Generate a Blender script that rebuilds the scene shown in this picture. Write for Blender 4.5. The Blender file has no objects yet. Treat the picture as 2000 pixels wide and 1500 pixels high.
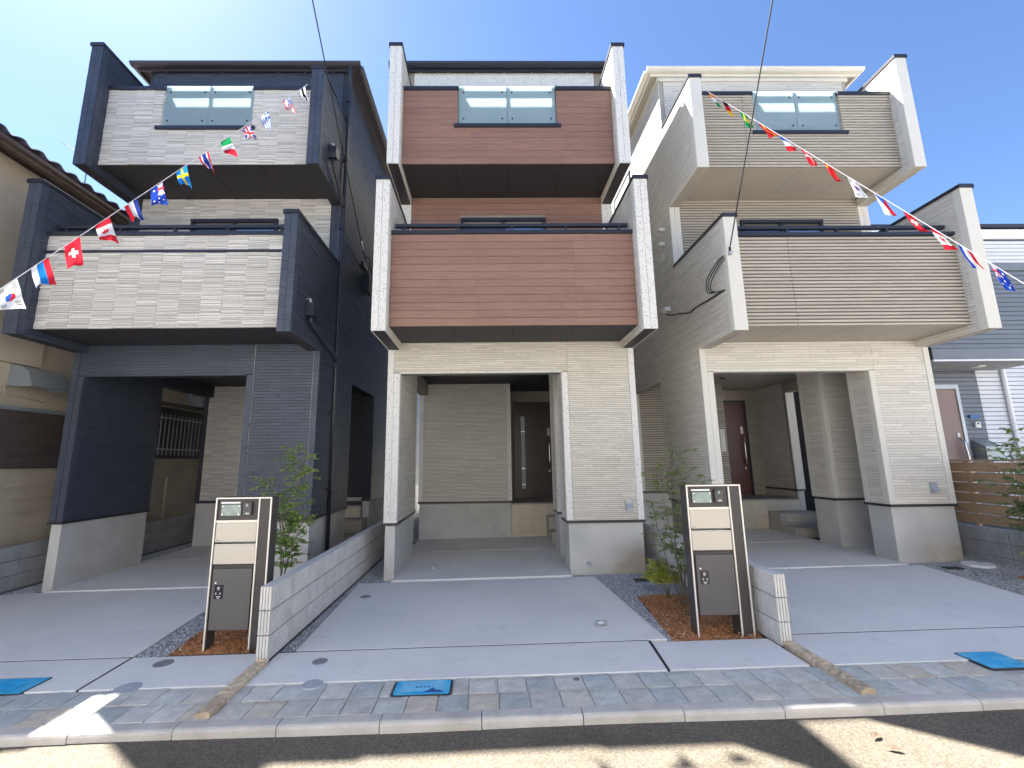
import bpy, math, random
from mathutils import Vector, Matrix
import numpy as np
rnd = random.Random(7)
sc = bpy.context.scene
col = sc.collection
R_ = math.radians

# ------------------------------------------------------------------ camera
cam = bpy.data.cameras.new('camera')
cam_o = bpy.data.objects.new('camera', cam)
col.objects.link(cam_o)
cam.sensor_width = 36.0
cam.lens = 36.0 * 853.96 / 2000
cam.shift_x = (1000 - 966.56) / 2000
cam.shift_y = (753.84 - 750) / 2000
cam.clip_start = 0.05
cam.clip_end = 2000
cr, cu, cf = (0.9998374, -0.01321239, -0.01227211), (0.00984424, -0.17026961, 0.98534834), (0.01510838, 0.98530893, 0.17011186)
cam_o.matrix_world = Matrix(((cr[0], cu[0], -cf[0], 0), (cr[1], cu[1], -cf[1], 0), (cr[2], cu[2], -cf[2], 1.6), (0, 0, 0, 1)))
sc.camera = cam_o

# ------------------------------------------------------------------ sky, sun, exposure
SUN = Vector((-0.573, 0.435, 1.0)).normalized()          # towards the sun
elev = math.asin(SUN.z)
azim = math.atan2(SUN.x, SUN.y)
w = bpy.data.worlds.new('World')
sc.world = w
w.use_nodes = True
nt = w.node_tree
for n in list(nt.nodes):
    nt.nodes.remove(n)
sky = nt.nodes.new('ShaderNodeTexSky')
sky.sky_type = 'NISHITA'
sky.sun_disc = False
sky.sun_elevation = elev
sky.sun_rotation = azim
sky.altitude = 50
sky.air_density = 0.78
sky.dust_density = 0.3
sky.ozone_density = 6.5
bg = nt.nodes.new('ShaderNodeBackground')
bg.inputs['Strength'].default_value = 0.050
wo = nt.nodes.new('ShaderNodeOutputWorld')
nt.links.new(sky.outputs[0], bg.inputs[0])
nt.links.new(bg.outputs[0], wo.inputs[0])
sl = bpy.data.lights.new('sun', 'SUN')
sl.energy = 5.0
sl.angle = R_(0.5)
sl.color = (1.0, 0.95, 0.86)
so = bpy.data.objects.new('sun', sl)
col.objects.link(so)
so.rotation_euler = SUN.to_track_quat('Z', 'Y').to_euler()
sc.view_settings.view_transform = 'Standard'
sc.view_settings.look = 'None'
sc.view_settings.gamma = 1
sc.view_settings.exposure = 2.68
sc.render.engine = 'CYCLES'
sc.cycles.max_bounces = 12
sc.cycles.diffuse_bounces = 8
sc.cycles.transparent_max_bounces = 12
sc.cycles.use_denoising = True

# ------------------------------------------------------------------ materials
MATS = {}
def newmat(name):
    m = bpy.data.materials.new(name)
    m.use_nodes = True
    t = m.node_tree
    for n in list(t.nodes):
        t.nodes.remove(n)
    out = t.nodes.new('ShaderNodeOutputMaterial')
    MATS[name] = m
    return m, t, out
def nd(t, typ, **kw):
    n = t.nodes.new(typ)
    for k, v in kw.items():
        if k in n.inputs:
            n.inputs[k].default_value = v
        else:
            setattr(n, k, v)
    return n
def lk(t, a, b):
    t.links.new(a, b)
def mrange(t, src, a, b, c, d, clamp=True):
    n = t.nodes.new('ShaderNodeMapRange')
    n.clamp = clamp
    for i, v in zip(('From Min', 'From Max', 'To Min', 'To Max'), (a, b, c, d)):
        n.inputs[i].default_value = v
    lk(t, src, n.inputs['Value'])
    return n.outputs['Result']
def mul(t, a, b):
    n = t.nodes.new('ShaderNodeMath')
    n.operation = 'MULTIPLY'
    lk(t, a, n.inputs[0])
    lk(t, b, n.inputs[1])
    return n.outputs[0]
def poscoord(t, stretch=None):
    g = t.nodes.new('ShaderNodeNewGeometry')
    o = g.outputs['Position']
    if stretch:
        v = t.nodes.new('ShaderNodeVectorMath')
        v.operation = 'MULTIPLY'
        lk(t, o, v.inputs[0])
        v.inputs[1].default_value = stretch
        o = v.outputs[0]
    return g, o
def noise(t, vec, scale, detail=4, rough=.55):
    n = t.nodes.new('ShaderNodeTexNoise')
    n.inputs['Scale'].default_value = scale
    n.inputs['Detail'].default_value = detail
    n.inputs['Roughness'].default_value = rough
    lk(t, vec, n.inputs['Vector'])
    return n.outputs['Fac']
def mixc(t, fac, a, b):
    n = t.nodes.new('ShaderNodeMix')
    n.data_type = 'RGBA'
    if isinstance(fac, float):
        n.inputs[0].default_value = fac
    else:
        lk(t, fac, n.inputs[0])
    for i, c in ((6, a), (7, b)):
        if isinstance(c, tuple):
            n.inputs[i].default_value = (*c, 1)
        else:
            lk(t, c, n.inputs[i])
    return n.outputs[2]
def scalec(t, c, f):
    n = t.nodes.new('ShaderNodeVectorMath')
    n.operation = 'SCALE'
    if isinstance(c, tuple):
        n.inputs[0].default_value = c
    else:
        lk(t, c, n.inputs[0])
    lk(t, f, n.inputs['Scale'])
    return n.outputs[0]
def bumpn(t, h, strength, dist=.01):
    b = t.nodes.new('ShaderNodeBump')
    b.inputs['Strength'].default_value = strength
    b.inputs['Distance'].default_value = dist
    lk(t, h, b.inputs['Height'])
    return b.outputs['Normal']
def mat(name, c, rough=.6, var=.1, scale=3, island=0, objr=0, bump=0, bscale=80, metal=0, spec=.5, stretch=None, c2=None, c2s=1.2, c2lo=.5, c2hi=.7):
    m, t, out = newmat(name)
    g, p = poscoord(t, stretch)
    p_ = nd(t, 'ShaderNodeBsdfPrincipled', Roughness=rough, Metallic=metal)
    p_.inputs['Specular IOR Level'].default_value = spec
    f = mrange(t, noise(t, p, scale, 5), .3, .7, 1 - var, 1 + var)
    if island:
        f = mul(t, f, mrange(t, g.outputs['Random Per Island'], 0, 1, 1 - island, 1 + island))
    if objr:
        oi = t.nodes.new('ShaderNodeObjectInfo')
        f = mul(t, f, mrange(t, oi.outputs['Random'], 0, 1, 1 - objr, 1 + objr))
    base = c
    if c2:
        base = mixc(t, mrange(t, noise(t, p, c2s, 6, .6), c2lo, c2hi, 0, 1), c, c2)
    lk(t, scalec(t, base, f), p_.inputs['Base Color'])
    if bump:
        lk(t, bumpn(t, noise(t, p, bscale, 3), bump), p_.inputs['Normal'])
    lk(t, p_.outputs[0], out.inputs[0])
    return m

mat('navy', (.042, .052, .076), .5, .12, 3, island=.12, bump=.25, bscale=120)
mat('navy_back', (.022, .025, .036), .7)
mat('tile_grey', (.55, .535, .495), .7, .05, 30, island=.14, bump=.2, bscale=150)
mat('tile_back', (.14, .135, .125), .8)
mat('cream_strip', (.60, .57, .50), .7, .06, 25, island=.10, bump=.25, bscale=160)
mat('cream_joint', (.25, .225, .185), .9)
mat('shell_strip', (.60, .575, .52), .7, .06, 25, island=.09, bump=.25, bscale=160)
mat('shell_joint', (.36, .33, .285), .9)
mat('rib', (.40, .365, .305), .7, .10, 1, island=.10, bump=.2, bscale=60, stretch=(2, 2, 30))
mat('rib_back', (.11, .095, .08), .85)
mat('joint_dark', (.02, .02, .022), .9)
mat('step_stone', (.38, .36, .32), .6, .08)
mat('dark_metal', (.022, .024, .034), .35, .1, spec=.5)
mat('dark_trim', (.030, .026, .034), .45)
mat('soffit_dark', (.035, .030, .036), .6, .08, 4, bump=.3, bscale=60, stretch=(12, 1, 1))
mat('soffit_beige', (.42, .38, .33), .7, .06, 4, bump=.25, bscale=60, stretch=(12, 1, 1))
mat('white_fascia', (.66, .63, .56), .45, .04)
mat('concrete', (.48, .475, .455), .75, .12, 2.2, bump=.12, bscale=50, c2=(.40, .40, .385), c2s=1.6)
def driveway_mat():
    m, t, out = newmat('driveway')
    g, p = poscoord(t)
    _, ps = poscoord(t, (1.2, 26, 1))
    big = mrange(t, noise(t, p, .55, 6, .62), .36, .68, 0, 1)
    c = mixc(t, big, (.70, .69, .675), (.585, .585, .58))
    trowel = noise(t, ps, 2.0, 5, .6)
    blot = mrange(t, noise(t, p, 3.4, 7, .68), .58, .74, 1.0, .87)
    f = mul(t, mul(t, mrange(t, trowel, .3, .7, .955, 1.045), blot), mrange(t, noise(t, p, 70, 3), .3, .7, .965, 1.035))
    b = nd(t, 'ShaderNodeBsdfPrincipled', Roughness=.8)
    lk(t, scalec(t, c, f), b.inputs['Base Color'])
    lk(t, bumpn(t, trowel, .35, .006), b.inputs['Normal'])
    lk(t, b.outputs[0], out.inputs[0])
driveway_mat()
mat('block', (.56, .555, .54), .85, .10, 6, objr=.05, bump=.4, bscale=90)
mat('block_grey', (.30, .305, .31), .85, .14, 5, objr=.06, bump=.4, bscale=90)
mat('mortar', (.13, .13, .135), .9)
mat('ground', (.50, .47, .43), .95, .2, 3, bump=.5)
mat('black_iron', (.03, .03, .033), .6, .15, 10, bump=.3)
mat('lid_grey', (.21, .215, .23), .6, .1, 12, bump=.4, bscale=120)
mat('lid_pale', (.40, .43, .47), .7, .08, 12, bump=.3)
mat('white_plastic', (.68, .69, .68), .5, .04)
mat('stucco', (.46, .405, .32), .9, .08, 2, bump=.5, bscale=120, c2=(.39, .345, .28), c2s=.7)
mat('stucco_low', (.42, .37, .29), .9, .10, 2, bump=.5, bscale=120, c2=(.35, .31, .245), c2s=.7)
mat('brown_sheet', (.075, .055, .052), .55, .15, 2, bump=.1, stretch=(1, 1, 8))
mat('eave_wood', (.12, .085, .065), .7, .2, 4)
mat('kawara', (.10, .095, .13), .4, .15, 8, objr=.15)
mat('hood_metal', (.27, .30, .32), .35, .06, metal=.3)
mat('galv', (.40, .42, .44), .4, .08, metal=.4)
mat('white_siding', (.62, .64, .68), .55, .04, island=.03)
mat('grey_siding', (.145, .165, .195), .55, .05, island=.05)
mat('siding_gap', (.06, .065, .075), .8)
mat('white_frame', (.72, .74, .78), .4, .03)
mat('door_red', (.105, .036, .030), .38, .15, 3, stretch=(14, 14, 1))
mat('door_dark', (.026, .014, .013), .35, .15, 3, stretch=(14, 14, 1))
mat('door_mauve', (.22, .145, .13), .5, .10, 4, stretch=(14, 14, 1))
mat('steel', (.62, .62, .60), .22, .03, metal=.9)
mat('tile_beige', (.50, .45, .36), .4, .07, 6, objr=.05)
mat('porch_floor', (.26, .25, .23), .5, .1, 5)
mat('fence_board', (.36, .235, .14), .6, .12, 3, objr=.14, bump=.2, stretch=(14, 1.2, 14))
mat('post_dark', (.052, .045, .045), .4, .05, spec=.4)
mat('box_dark', (.085, .080, .083), .45, .05, 5)
mat('champagne', (.50, .46, .40), .42, .03, metal=.15)
mat('edge_light', (.74, .70, .63), .3, .02, metal=.2)
mat('name_glass', (.16, .22, .20), .08, .3, 14, spec=.8)
mat('screen_dark', (.03, .03, .04), .15, .1)
mat('print_white', (.75, .75, .75), .6, 0)
mat('cable_black', (.012, .012, .014), .55, .1)
mat('cord_white', (.62, .62, .65), .8, .03)
mat('bark', (.17, .145, .11), .85, .25, 30, bump=.4)
mat('blue_lid', (.02, .40, .74), .45, .18, 14, bump=.3, c2=(.12, .43, .62), c2s=7, c2lo=.45, c2hi=.75)
mat('blue_relief', (.30, .55, .70), .4, .15, 20)
mat('blue_deep', (.02, .10, .30), .4, .1)
mat('curtain_blue', (.10, .17, .33), .5, .1)
mat('dry_leaf', (.10, .065, .045), .8, .2)

def leafmat(name, c, c2):
    m, t, out = newmat(name)
    g, p = poscoord(t)
    f = mixc(t, g.outputs['Random Per Island'], c, c2)
    d = nd(t, 'ShaderNodeBsdfPrincipled', Roughness=.45)
    tr = t.nodes.new('ShaderNodeBsdfTranslucent')
    lk(t, f, d.inputs['Base Color'])
    lk(t, f, tr.inputs['Color'])
    mx = nd(t, 'ShaderNodeMixShader', Fac=.35)
    lk(t, d.outputs[0], mx.inputs[1])
    lk(t, tr.outputs[0], mx.inputs[2])
    lk(t, mx.outputs[0], out.inputs[0])
leafmat('leaf_fresh', (.15, .27, .05), (.38, .52, .15))
leafmat('leaf_deep', (.07, .15, .05), (.18, .29, .09))
leafmat('leaf_olive', (.13, .19, .06), (.36, .42, .17))
leafmat('leaf_yellow', (.32, .38, .05), (.62, .62, .14))

def speckle(name, c, dark, thr=.20):
    m, t, out = newmat(name)
    g, p = poscoord(t)
    v = nd(t, 'ShaderNodeTexVoronoi', Scale=34.0, Randomness=.8)
    lk(t, p, v.inputs['Vector'])
    sep = t.nodes.new('ShaderNodeSeparateColor')
    lk(t, v.outputs['Color'], sep.inputs[0])
    a = mrange(t, v.outputs['Distance'], thr, thr + .08, 1, 0)
    gate = mrange(t, sep.outputs[0], .35, .45, 0, 1)
    f2 = mrange(t, noise(t, p, 110, 3), .55, .68, 0, .45)
    base = mixc(t, f2, c, tuple(x * .72 for x in c))
    cc = mixc(t, mul(t, a, gate), base, dark)
    b = nd(t, 'ShaderNodeBsdfPrincipled', Roughness=.7)
    lk(t, cc, b.inputs['Base Color'])
    lk(t, bumpn(t, a, -.4, .004), b.inputs['Normal'])
    lk(t, b.outputs[0], out.inputs[0])
speckle('speck_white', (.62, .615, .58), (.16, .15, .14))
speckle('speck_cream', (.60, .585, .53), (.42, .38, .32), .12)

def woodmat():
    m, t, out = newmat('plank')
    g, p = poscoord(t, (1.5, 1.5, 45))
    oi = t.nodes.new('ShaderNodeObjectInfo')
    off = t.nodes.new('ShaderNodeVectorMath')
    lk(t, p, off.inputs[0])
    cmb = t.nodes.new('ShaderNodeCombineXYZ')
    r10 = mrange(t, oi.outputs['Random'], 0, 1, 0, 37)
    lk(t, r10, cmb.inputs[0])
    lk(t, cmb.outputs[0], off.inputs[1])
    n1 = noise(t, off.outputs[0], 2.2, 6, .65)
    c = mixc(t, mrange(t, n1, .3, .7, 0, 1), (.180, .096, .068), (.268, .154, .113))
    n2 = noise(t, off.outputs[0], 9, 3)
    f = mul(t, mrange(t, n2, .3, .7, .9, 1.1), mrange(t, oi.outputs['Random'], 0, 1, .93, 1.07))
    b = nd(t, 'ShaderNodeBsdfPrincipled', Roughness=.55)
    lk(t, scalec(t, c, f), b.inputs['Base Color'])
    lk(t, bumpn(t, n1, .25, .004), b.inputs['Normal'])
    lk(t, b.outputs[0], out.inputs[0])
woodmat()

def frosted():
    m, t, out = newmat('frosted_glass')
    tr = t.nodes.new('ShaderNodeBsdfTranslucent')
    tr.inputs['Color'].default_value = (.86, .985, .985, 1)
    df = t.nodes.new('ShaderNodeBsdfDiffuse')
    df.inputs['Color'].default_value = (.50, .66, .71, 1)
    gl = nd(t, 'ShaderNodeBsdfGlossy', Roughness=.08)
    m1 = nd(t, 'ShaderNodeMixShader', Fac=.22)
    lk(t, tr.outputs[0], m1.inputs[1])
    lk(t, df.outputs[0], m1.inputs[2])
    fr = nd(t, 'ShaderNodeFresnel', IOR=1.5)
    m2 = t.nodes.new('ShaderNodeMixShader')
    lk(t, fr.outputs[0], m2.inputs[0])
    lk(t, m1.outputs[0], m2.inputs[1])
    lk(t, gl.outputs[0], m2.inputs[2])
    lk(t, m2.outputs[0], out.inputs[0])
frosted()
def pane():
    m, t, out = newmat('window_glass')
    b = nd(t, 'ShaderNodeBsdfPrincipled', Roughness=.03)
    b.inputs['Base Color'].default_value = (.03, .045, .07, 1)
    b.inputs['Specular IOR Level'].default_value = .9
    lk(t, b.outputs[0], out.inputs[0])
pane()

def asphalt():
    m, t, out = newmat('asphalt')
    g, p = poscoord(t)
    v = nd(t, 'ShaderNodeTexVoronoi', Scale=95.0)
    lk(t, p, v.inputs['Vector'])
    sep = t.nodes.new('ShaderNodeSeparateColor')
    lk(t, v.outputs['Color'], sep.inputs[0])
    big = mrange(t, noise(t, p, 1.3, 5, .6), .35, .65, 0, 1)
    c = mixc(t, big, (.125, .108, .083), (.172, .148, .114))
    f = mul(t, mrange(t, sep.outputs[0], 0, 1, .72, 1.25), mrange(t, v.outputs['Distance'], 0, .6, 1.12, .62))
    b = nd(t, 'ShaderNodeBsdfPrincipled', Roughness=.9)
    lk(t, scalec(t, c, f), b.inputs['Base Color'])
    lk(t, bumpn(t, v.outputs['Distance'], -.9, .006), b.inputs['Normal'])
    lk(t, b.outputs[0], out.inputs[0])
asphalt()

def pavetile():
    m, t, out = newmat('quartzite')
    g, p = poscoord(t)
    oi = t.nodes.new('ShaderNodeObjectInfo')
    r = t.nodes.new('ShaderNodeValToRGB')
    r.color_ramp.interpolation = 'CONSTANT'
    cs = [(.44, .46, .45), (.50, .50, .475), (.39, .415, .41), (.52, .50, .45), (.46, .475, .445), (.55, .54, .515), (.52, .47, .395), (.42, .445, .45), (.50, .51, .49), (.47, .46, .43), (.53, .525, .50)]
    el = r.color_ramp.elements
    while len(el) < len(cs):
        el.new(.5)
    for i, c in enumerate(cs):
        el[i].position = i / len(cs)
        el[i].color = (*c, 1)
    lk(t, oi.outputs['Random'], r.inputs[0])
    n1 = noise(t, p, 9, 8, .7)
    f = mul(t, mrange(t, n1, .3, .7, .78, 1.16), mrange(t, noise(t, p, 45, 3), .3, .7, .92, 1.08))
    b = nd(t, 'ShaderNodeBsdfPrincipled', Roughness=.7)
    lk(t, scalec(t, r.outputs[0], f), b.inputs['Base Color'])
    lk(t, bumpn(t, n1, .5, .012), b.inputs['Normal'])
    lk(t, b.outputs[0], out.inputs[0])
pavetile()
mat('kerb', (.47, .45, .425), .85, .10, 5, objr=.06, bump=.4, bscale=110, c2=(.38, .36, .33), c2s=3)
mat('edging', (.46, .37, .27), .85, .22, 22, objr=.22, bump=.9, bscale=45)

def pebbles(name, c1, c2, rough=.8):
    m, t, out = newmat(name)
    g, p = poscoord(t)
    c = mixc(t, g.outputs['Random Per Island'], c1, c2)
    b = nd(t, 'ShaderNodeBsdfPrincipled', Roughness=rough)
    lk(t, c, b.inputs['Base Color'])
    lk(t, b.outputs[0], out.inputs[0])
pebbles('gravel', (.20, .215, .25), (.52, .54, .58))
pebbles('gravel_grey', (.20, .205, .215), (.46, .47, .48))
pebbles('soil_clod', (.24, .10, .038), (.46, .22, .10))
pebbles('soil_chip', (.30, .25, .18), (.55, .5, .42))
mat('gravel_base', (.27, .285, .32), .9, .3, 60, bump=.8, bscale=90)
mat('soil', (.38, .17, .07), .95, .22, 14, bump=.6, bscale=70, c2=(.27, .12, .05), c2s=9)

def stained(name, cx, side):
    """fair-faced concrete with a rust-brown earth stain that creeps up from the foot of one corner"""
    m, t, out = newmat(name)
    g, p = poscoord(t)
    sx = t.nodes.new('ShaderNodeSeparateXYZ')
    lk(t, p, sx.inputs[0])
    n1 = noise(t, p, 2.4, 6, .6)
    a = mrange(t, sx.outputs['X'], cx - .85, cx, 0, 1)
    zz = mrange(t, sx.outputs['Z'], .05, .55, 1, 0)
    st = mul(t, mul(t, a, zz), mrange(t, n1, .38, .62, .2, 1.3, False))
    base = mixc(t, mrange(t, noise(t, p, 1.6, 6), .45, .68, 0, 1), (.48, .475, .455), (.39, .39, .375))
    c = mixc(t, mrange(t, st, .08, .8, 0, .75), base, (.30, .235, .155))
    b = nd(t, 'ShaderNodeBsdfPrincipled', Roughness=.75)
    lk(t, c, b.inputs['Base Color'])
    lk(t, bumpn(t, noise(t, p, 50, 3), .12), b.inputs['Normal'])
    lk(t, b.outputs[0], out.inputs[0])
stained('concrete_stain_a', 2.20, 1)
stained('concrete_stain_b', 6.90, 1)

def clothmat():
    m, t, out = newmat('flag_cloth')
    a = t.nodes.new('ShaderNodeVertexColor')
    a.layer_name = 'Col'
    d = nd(t, 'ShaderNodeBsdfDiffuse')
    tr = t.nodes.new('ShaderNodeBsdfTranslucent')
    lk(t, a.outputs[0], d.inputs[0])
    lk(t, a.outputs[0], tr.inputs[0])
    mx = nd(t, 'ShaderNodeMixShader', Fac=.4)
    lk(t, d.outputs[0], mx.inputs[1])
    lk(t, tr.outputs[0], mx.inputs[2])
    lk(t, mx.outputs[0], out.inputs[0])
clothmat()

# ------------------------------------------------------------------ building helpers
S = 0.0135                                    # the street climbs gently to the right
def gz(x):
    return S * x
ROOT = {}
def root_of(o):
    while o.parent:
        o = o.parent
    return o
def tag(o, label=None, cat=None, group=None, kind=None):
    if label: o['label'] = label
    if cat: o['category'] = cat
    if group: o['group'] = group
    if kind: o['kind'] = kind
    return o
def empty(name, loc, label=None, cat=None, group=None, kind=None):
    o = bpy.data.objects.new(name, None)
    o.empty_display_size = .2
    col.objects.link(o)
    o.location = loc
    return tag(o, label, cat, group, kind)
class MB:
    """collects faces; build() links them as one mesh object (world coordinates in, root-relative out)"""
    def __init__(s):
        s.v = []; s.f = []; s.sm = set(); s.mi = []
    def quad(s, a, b, c, d):
        n = len(s.v); s.v += [a, b, c, d]; s.f.append((n, n + 1, n + 2, n + 3))
    def tri(s, a, b, c):
        n = len(s.v); s.v += [a, b, c]; s.f.append((n, n + 1, n + 2))
    def box(s, x0, x1, y0, y1, z0, z1, tilt=0):
        if x0 > x1: x0, x1 = x1, x0
        if y0 > y1: y0, y1 = y1, y0
        n = len(s.v)
        s.v += [(x, y, z + tilt * x) for z in (z0, z1) for y in (y0, y1) for x in (x0, x1)]
        s.f += [tuple(n + i for i in q) for q in ((0, 2, 3, 1), (4, 5, 7, 6), (0, 1, 5, 4), (2, 6, 7, 3), (0, 4, 6, 2), (1, 3, 7, 5))]
        return s
    def prism(s, poly, z0, z1, tilt=0):
        n = len(s.v); k = len(poly)
        s.v += [(x, y, z0 + tilt * x) for x, y in poly] + [(x, y, z1 + tilt * x) for x, y in poly]
        s.f.append(tuple(n + i for i in reversed(range(k))))
        s.f.append(tuple(n + k + i for i in range(k)))
        for i in range(k):
            j = (i + 1) % k
            s.f.append((n + i, n + j, n + k + j, n + k + i))
        return s
    def prism_x(s, prof, x0, x1):
        """profile of (y, z) swept along x"""
        n = len(s.v); k = len(prof)
        s.v += [(x0, y, z) for y, z in prof] + [(x1, y, z) for y, z in prof]
        s.f.append(tuple(n + i for i in range(k)))
        s.f.append(tuple(n + k + i for i in reversed(range(k))))
        for i in range(k):
            j = (i + 1) % k
            s.f.append((n + j, n + i, n + k + i, n + k + j))
        return s
    def prism_y(s, prof, y0, y1):
        n = len(s.v); k = len(prof)
        s.v += [(x, y0, z) for x, z in prof] + [(x, y1, z) for x, z in prof]
        s.f.append(tuple(n + i for i in reversed(range(k))))
        s.f.append(tuple(n + k + i for i in range(k)))
        for i in range(k):
            j = (i + 1) % k
            s.f.append((n + i, n + j, n + k + j, n + k + i))
        return s
    def tube(s, pts, r, seg=8, cap=True):
        pts = [Vector(p) for p in pts]
        rs = r if isinstance(r, (list, tuple)) else [r] * len(pts)
        rings = []
        up = None
        for i, p in enumerate(pts):
            d = (pts[min(i + 1, len(pts) - 1)] - pts[max(i - 1, 0)]).normalized()
            if up is None:
                up = Vector((0, 0, 1)) if abs(d.z) < .9 else Vector((1, 0, 0))
            a = d.cross(up).normalized()
            b = a.cross(d).normalized()
            up = b
            n = len(s.v)
            s.v += [tuple(p + (a * math.cos(t) + b * math.sin(t)) * rs[i]) for t in (2 * math.pi * k / seg for k in range(seg))]
            rings.append(n)
        for q, w_ in zip(rings, rings[1:]):
            for k in range(seg):
                s.sm.add(len(s.f))
                s.f.append((q + k, w_ + k, w_ + (k + 1) % seg, q + (k + 1) % seg))
        if cap:
            s.f.append(tuple(rings[0] + k for k in range(seg)))
            s.f.append(tuple(rings[-1] + k for k in reversed(range(seg))))
        return s
    def disc(s, c, r, h, seg=28, tilt=S, ry=None):
        x, y, z = c
        ry = ry or r
        poly = [(x + r * math.cos(2 * math.pi * k / seg), y + ry * math.sin(2 * math.pi * k / seg)) for k in range(seg)]
        return s.prism(poly, z - S * x if tilt else z, z - S * x + h if tilt else z + h, tilt)
    def build(s, name, m, parent=None, label=None, cat=None, group=None, kind=None, loc=None):
        me = bpy.data.meshes.new(name)
        off = Vector((0, 0, 0))
        o = bpy.data.objects.new(name, me)
        if parent is not None:
            r = root_of(parent)
            off = Vector(r.location)
            o.parent = parent
        elif loc is not None:
            off = Vector(loc)
            o.location = loc
        if off.length:
            me.from_pydata([(x - off.x, y - off.y, z - off.z) for x, y, z in s.v], [], s.f)
        else:
            me.from_pydata(s.v, [], s.f)
        if s.sm:
            for i in s.sm:
                me.polygons[i].use_smooth = True
        me.materials.append(MATS[m])
        me.update()
        col.objects.link(o)
        tag(o, label, cat, group, kind)
        return o
def part(name, m, parent, *boxes, kind=None, label=None):
    b = MB()
    for q in boxes:
        b.box(*q)
    return b.build(name, m, parent, kind=kind, label=label)
def bevel(o, wdt=.006, seg=2):
    md = o.modifiers.new('bevel', 'BEVEL')
    md.width = wdt; md.segments = seg; md.limit_method = 'ANGLE'
    return o

# cladding: real strips proud of a backing wall.  axis 'y': a wall facing -y (u = x);  axis 'x': a wall facing sgn*x (u = y)
def put(b, axis, pl, sgn, u0, u1, v0, v1, d):
    if u1 - u0 < .002 or v1 - v0 < .002:
        return
    if axis == 'y':
        P = lambda u, v, e: (u, pl - e, v)
        if True:
            q = [P(u0, v0, d), P(u1, v0, d), P(u1, v1, d), P(u0, v1, d)]
            k = [P(u0, v0, 0), P(u1, v0, 0), P(u1, v1, 0), P(u0, v1, 0)]
    else:
        P = lambda u, v, e: (pl + sgn * e, u, v)
        q = [P(u0, v0, d), P(u1, v0, d), P(u1, v1, d), P(u0, v1, d)]
        k = [P(u0, v0, 0), P(u1, v0, 0), P(u1, v1, 0), P(u0, v1, 0)]
        if sgn < 0:
            q = [q[1], q[0], q[3], q[2]]; k = [k[1], k[0], k[3], k[2]]
    n = len(b.v)
    b.v += q + k
    b.f += [(n, n + 1, n + 2, n + 3), (n + 4, n + 5, n + 1, n), (n + 5, n + 6, n + 2, n + 1), (n + 6, n + 7, n + 3, n + 2), (n + 7, n + 4, n, n + 3)]
def clad(b, axis, pl, sgn, rects, rh, lmin, lmax, gap, dep, jit, seed):
    """running courses of strips, the courses shared by all rects"""
    r = random.Random(seed)
    zmin = min(q[2] for q in rects); zmax = max(q[3] for q in rects)
    um = min(q[0] for q in rects); uM = max(q[1] for q in rects)
    k0 = math.floor(zmin / rh)
    for k in range(k0, math.ceil(zmax / rh)):
        z0 = k * rh; z1 = z0 + rh - gap
        cuts = [um - r.random() * lmax]
        while cuts[-1] < uM:
            cuts.append(cuts[-1] + r.uniform(lmin, lmax))
        for c0, c1 in zip(cuts, cuts[1:]):
            d = dep + r.uniform(-jit, jit)
            for (a0, a1, b0, b1) in rects:
                put(b, axis, pl, sgn, max(c0, a0), min(c1 - .0025, a1), max(z0, b0), min(z1, b1), d)
def clad_tile(b, axis, pl, sgn, rects, seed, cw=.287):
    """columns of thin stacked strips, every column with its own course heights"""
    r = random.Random(seed)
    um = min(q[0] for q in rects); uM = max(q[1] for q in rects)
    zmin = min(q[2] for q in rects); zmax = max(q[3] for q in rects)
    u = um - cw * .45
    while u < uM:
        z = zmin - r.random() * .03
        while z < zmax:
            h = r.choice((.016, .021, .024, .028, .036))
            d = .011 + r.uniform(-.004, .006)
            for (a0, a1, b0, b1) in rects:
                put(b, axis, pl, sgn, max(u, a0), min(u + cw - .008, a1), max(z, b0), min(z + h - .006, b1), d)
            z += h
        for (a0, a1, b0, b1) in rects:
            put(b, axis, pl, sgn, max(u + cw - .0075, a0), min(u + cw - .0005, a1), b0, b1, .0065)
        u += cw
def clad_rib(b, axis, pl, sgn, rects, pitch=.0515, joint=None, seed=1):
    r = random.Random(seed)
    zmin = min(q[2] for q in rects); zmax = max(q[3] for q in rects)
    n0 = math.floor(zmin / pitch)
    for k in range(n0, math.ceil(zmax / pitch)):
        z0 = k * pitch
        for (a0, a1, b0, b1) in rects:
            segs = [(a0, a1)]
            if joint and a0 < joint < a1:
                segs = [(a0, joint - .004), (joint + .004, a1)]
            for s0, s1 in segs:
                put(b, axis, pl, sgn, s0, s1, max(z0, b0), min(z0 + pitch * .58, b1), .018)
                put(b, axis, pl, sgn, s0, s1, max(z0 + pitch * .60, b0), min(z0 + pitch * .70, b1), .007)

# ------------------------------------------------------------------ the ground
g = MB()
g.quad((-300, -200, -300 * S - .13), (300, -200, 300 * S - .13), (300, 300, 300 * S - .13), (-300, 300, -300 * S - .13))
g.build('ground', 'ground', kind='structure')
# road with a slightly uneven worn surface
b = MB()
nx, ny = 150, 60
for j in range(ny + 1):
    for i in range(nx + 1):
        x = -9 + 18 * i / nx; y = -1.4 + 4.52 * j / ny
        b.v.append((x, y, S * x - .062 + .004 * math.sin(x * 2.1 + y) * math.sin(y * 3.3 + 1) - .004 * (3.1 - y) * .3))
for j in range(ny):
    for i in range(nx):
        n = j * (nx + 1) + i
        b.f.append((n, n + 1, n + nx + 2, n + nx + 1))
b.build('road', 'asphalt', kind='structure')
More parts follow.
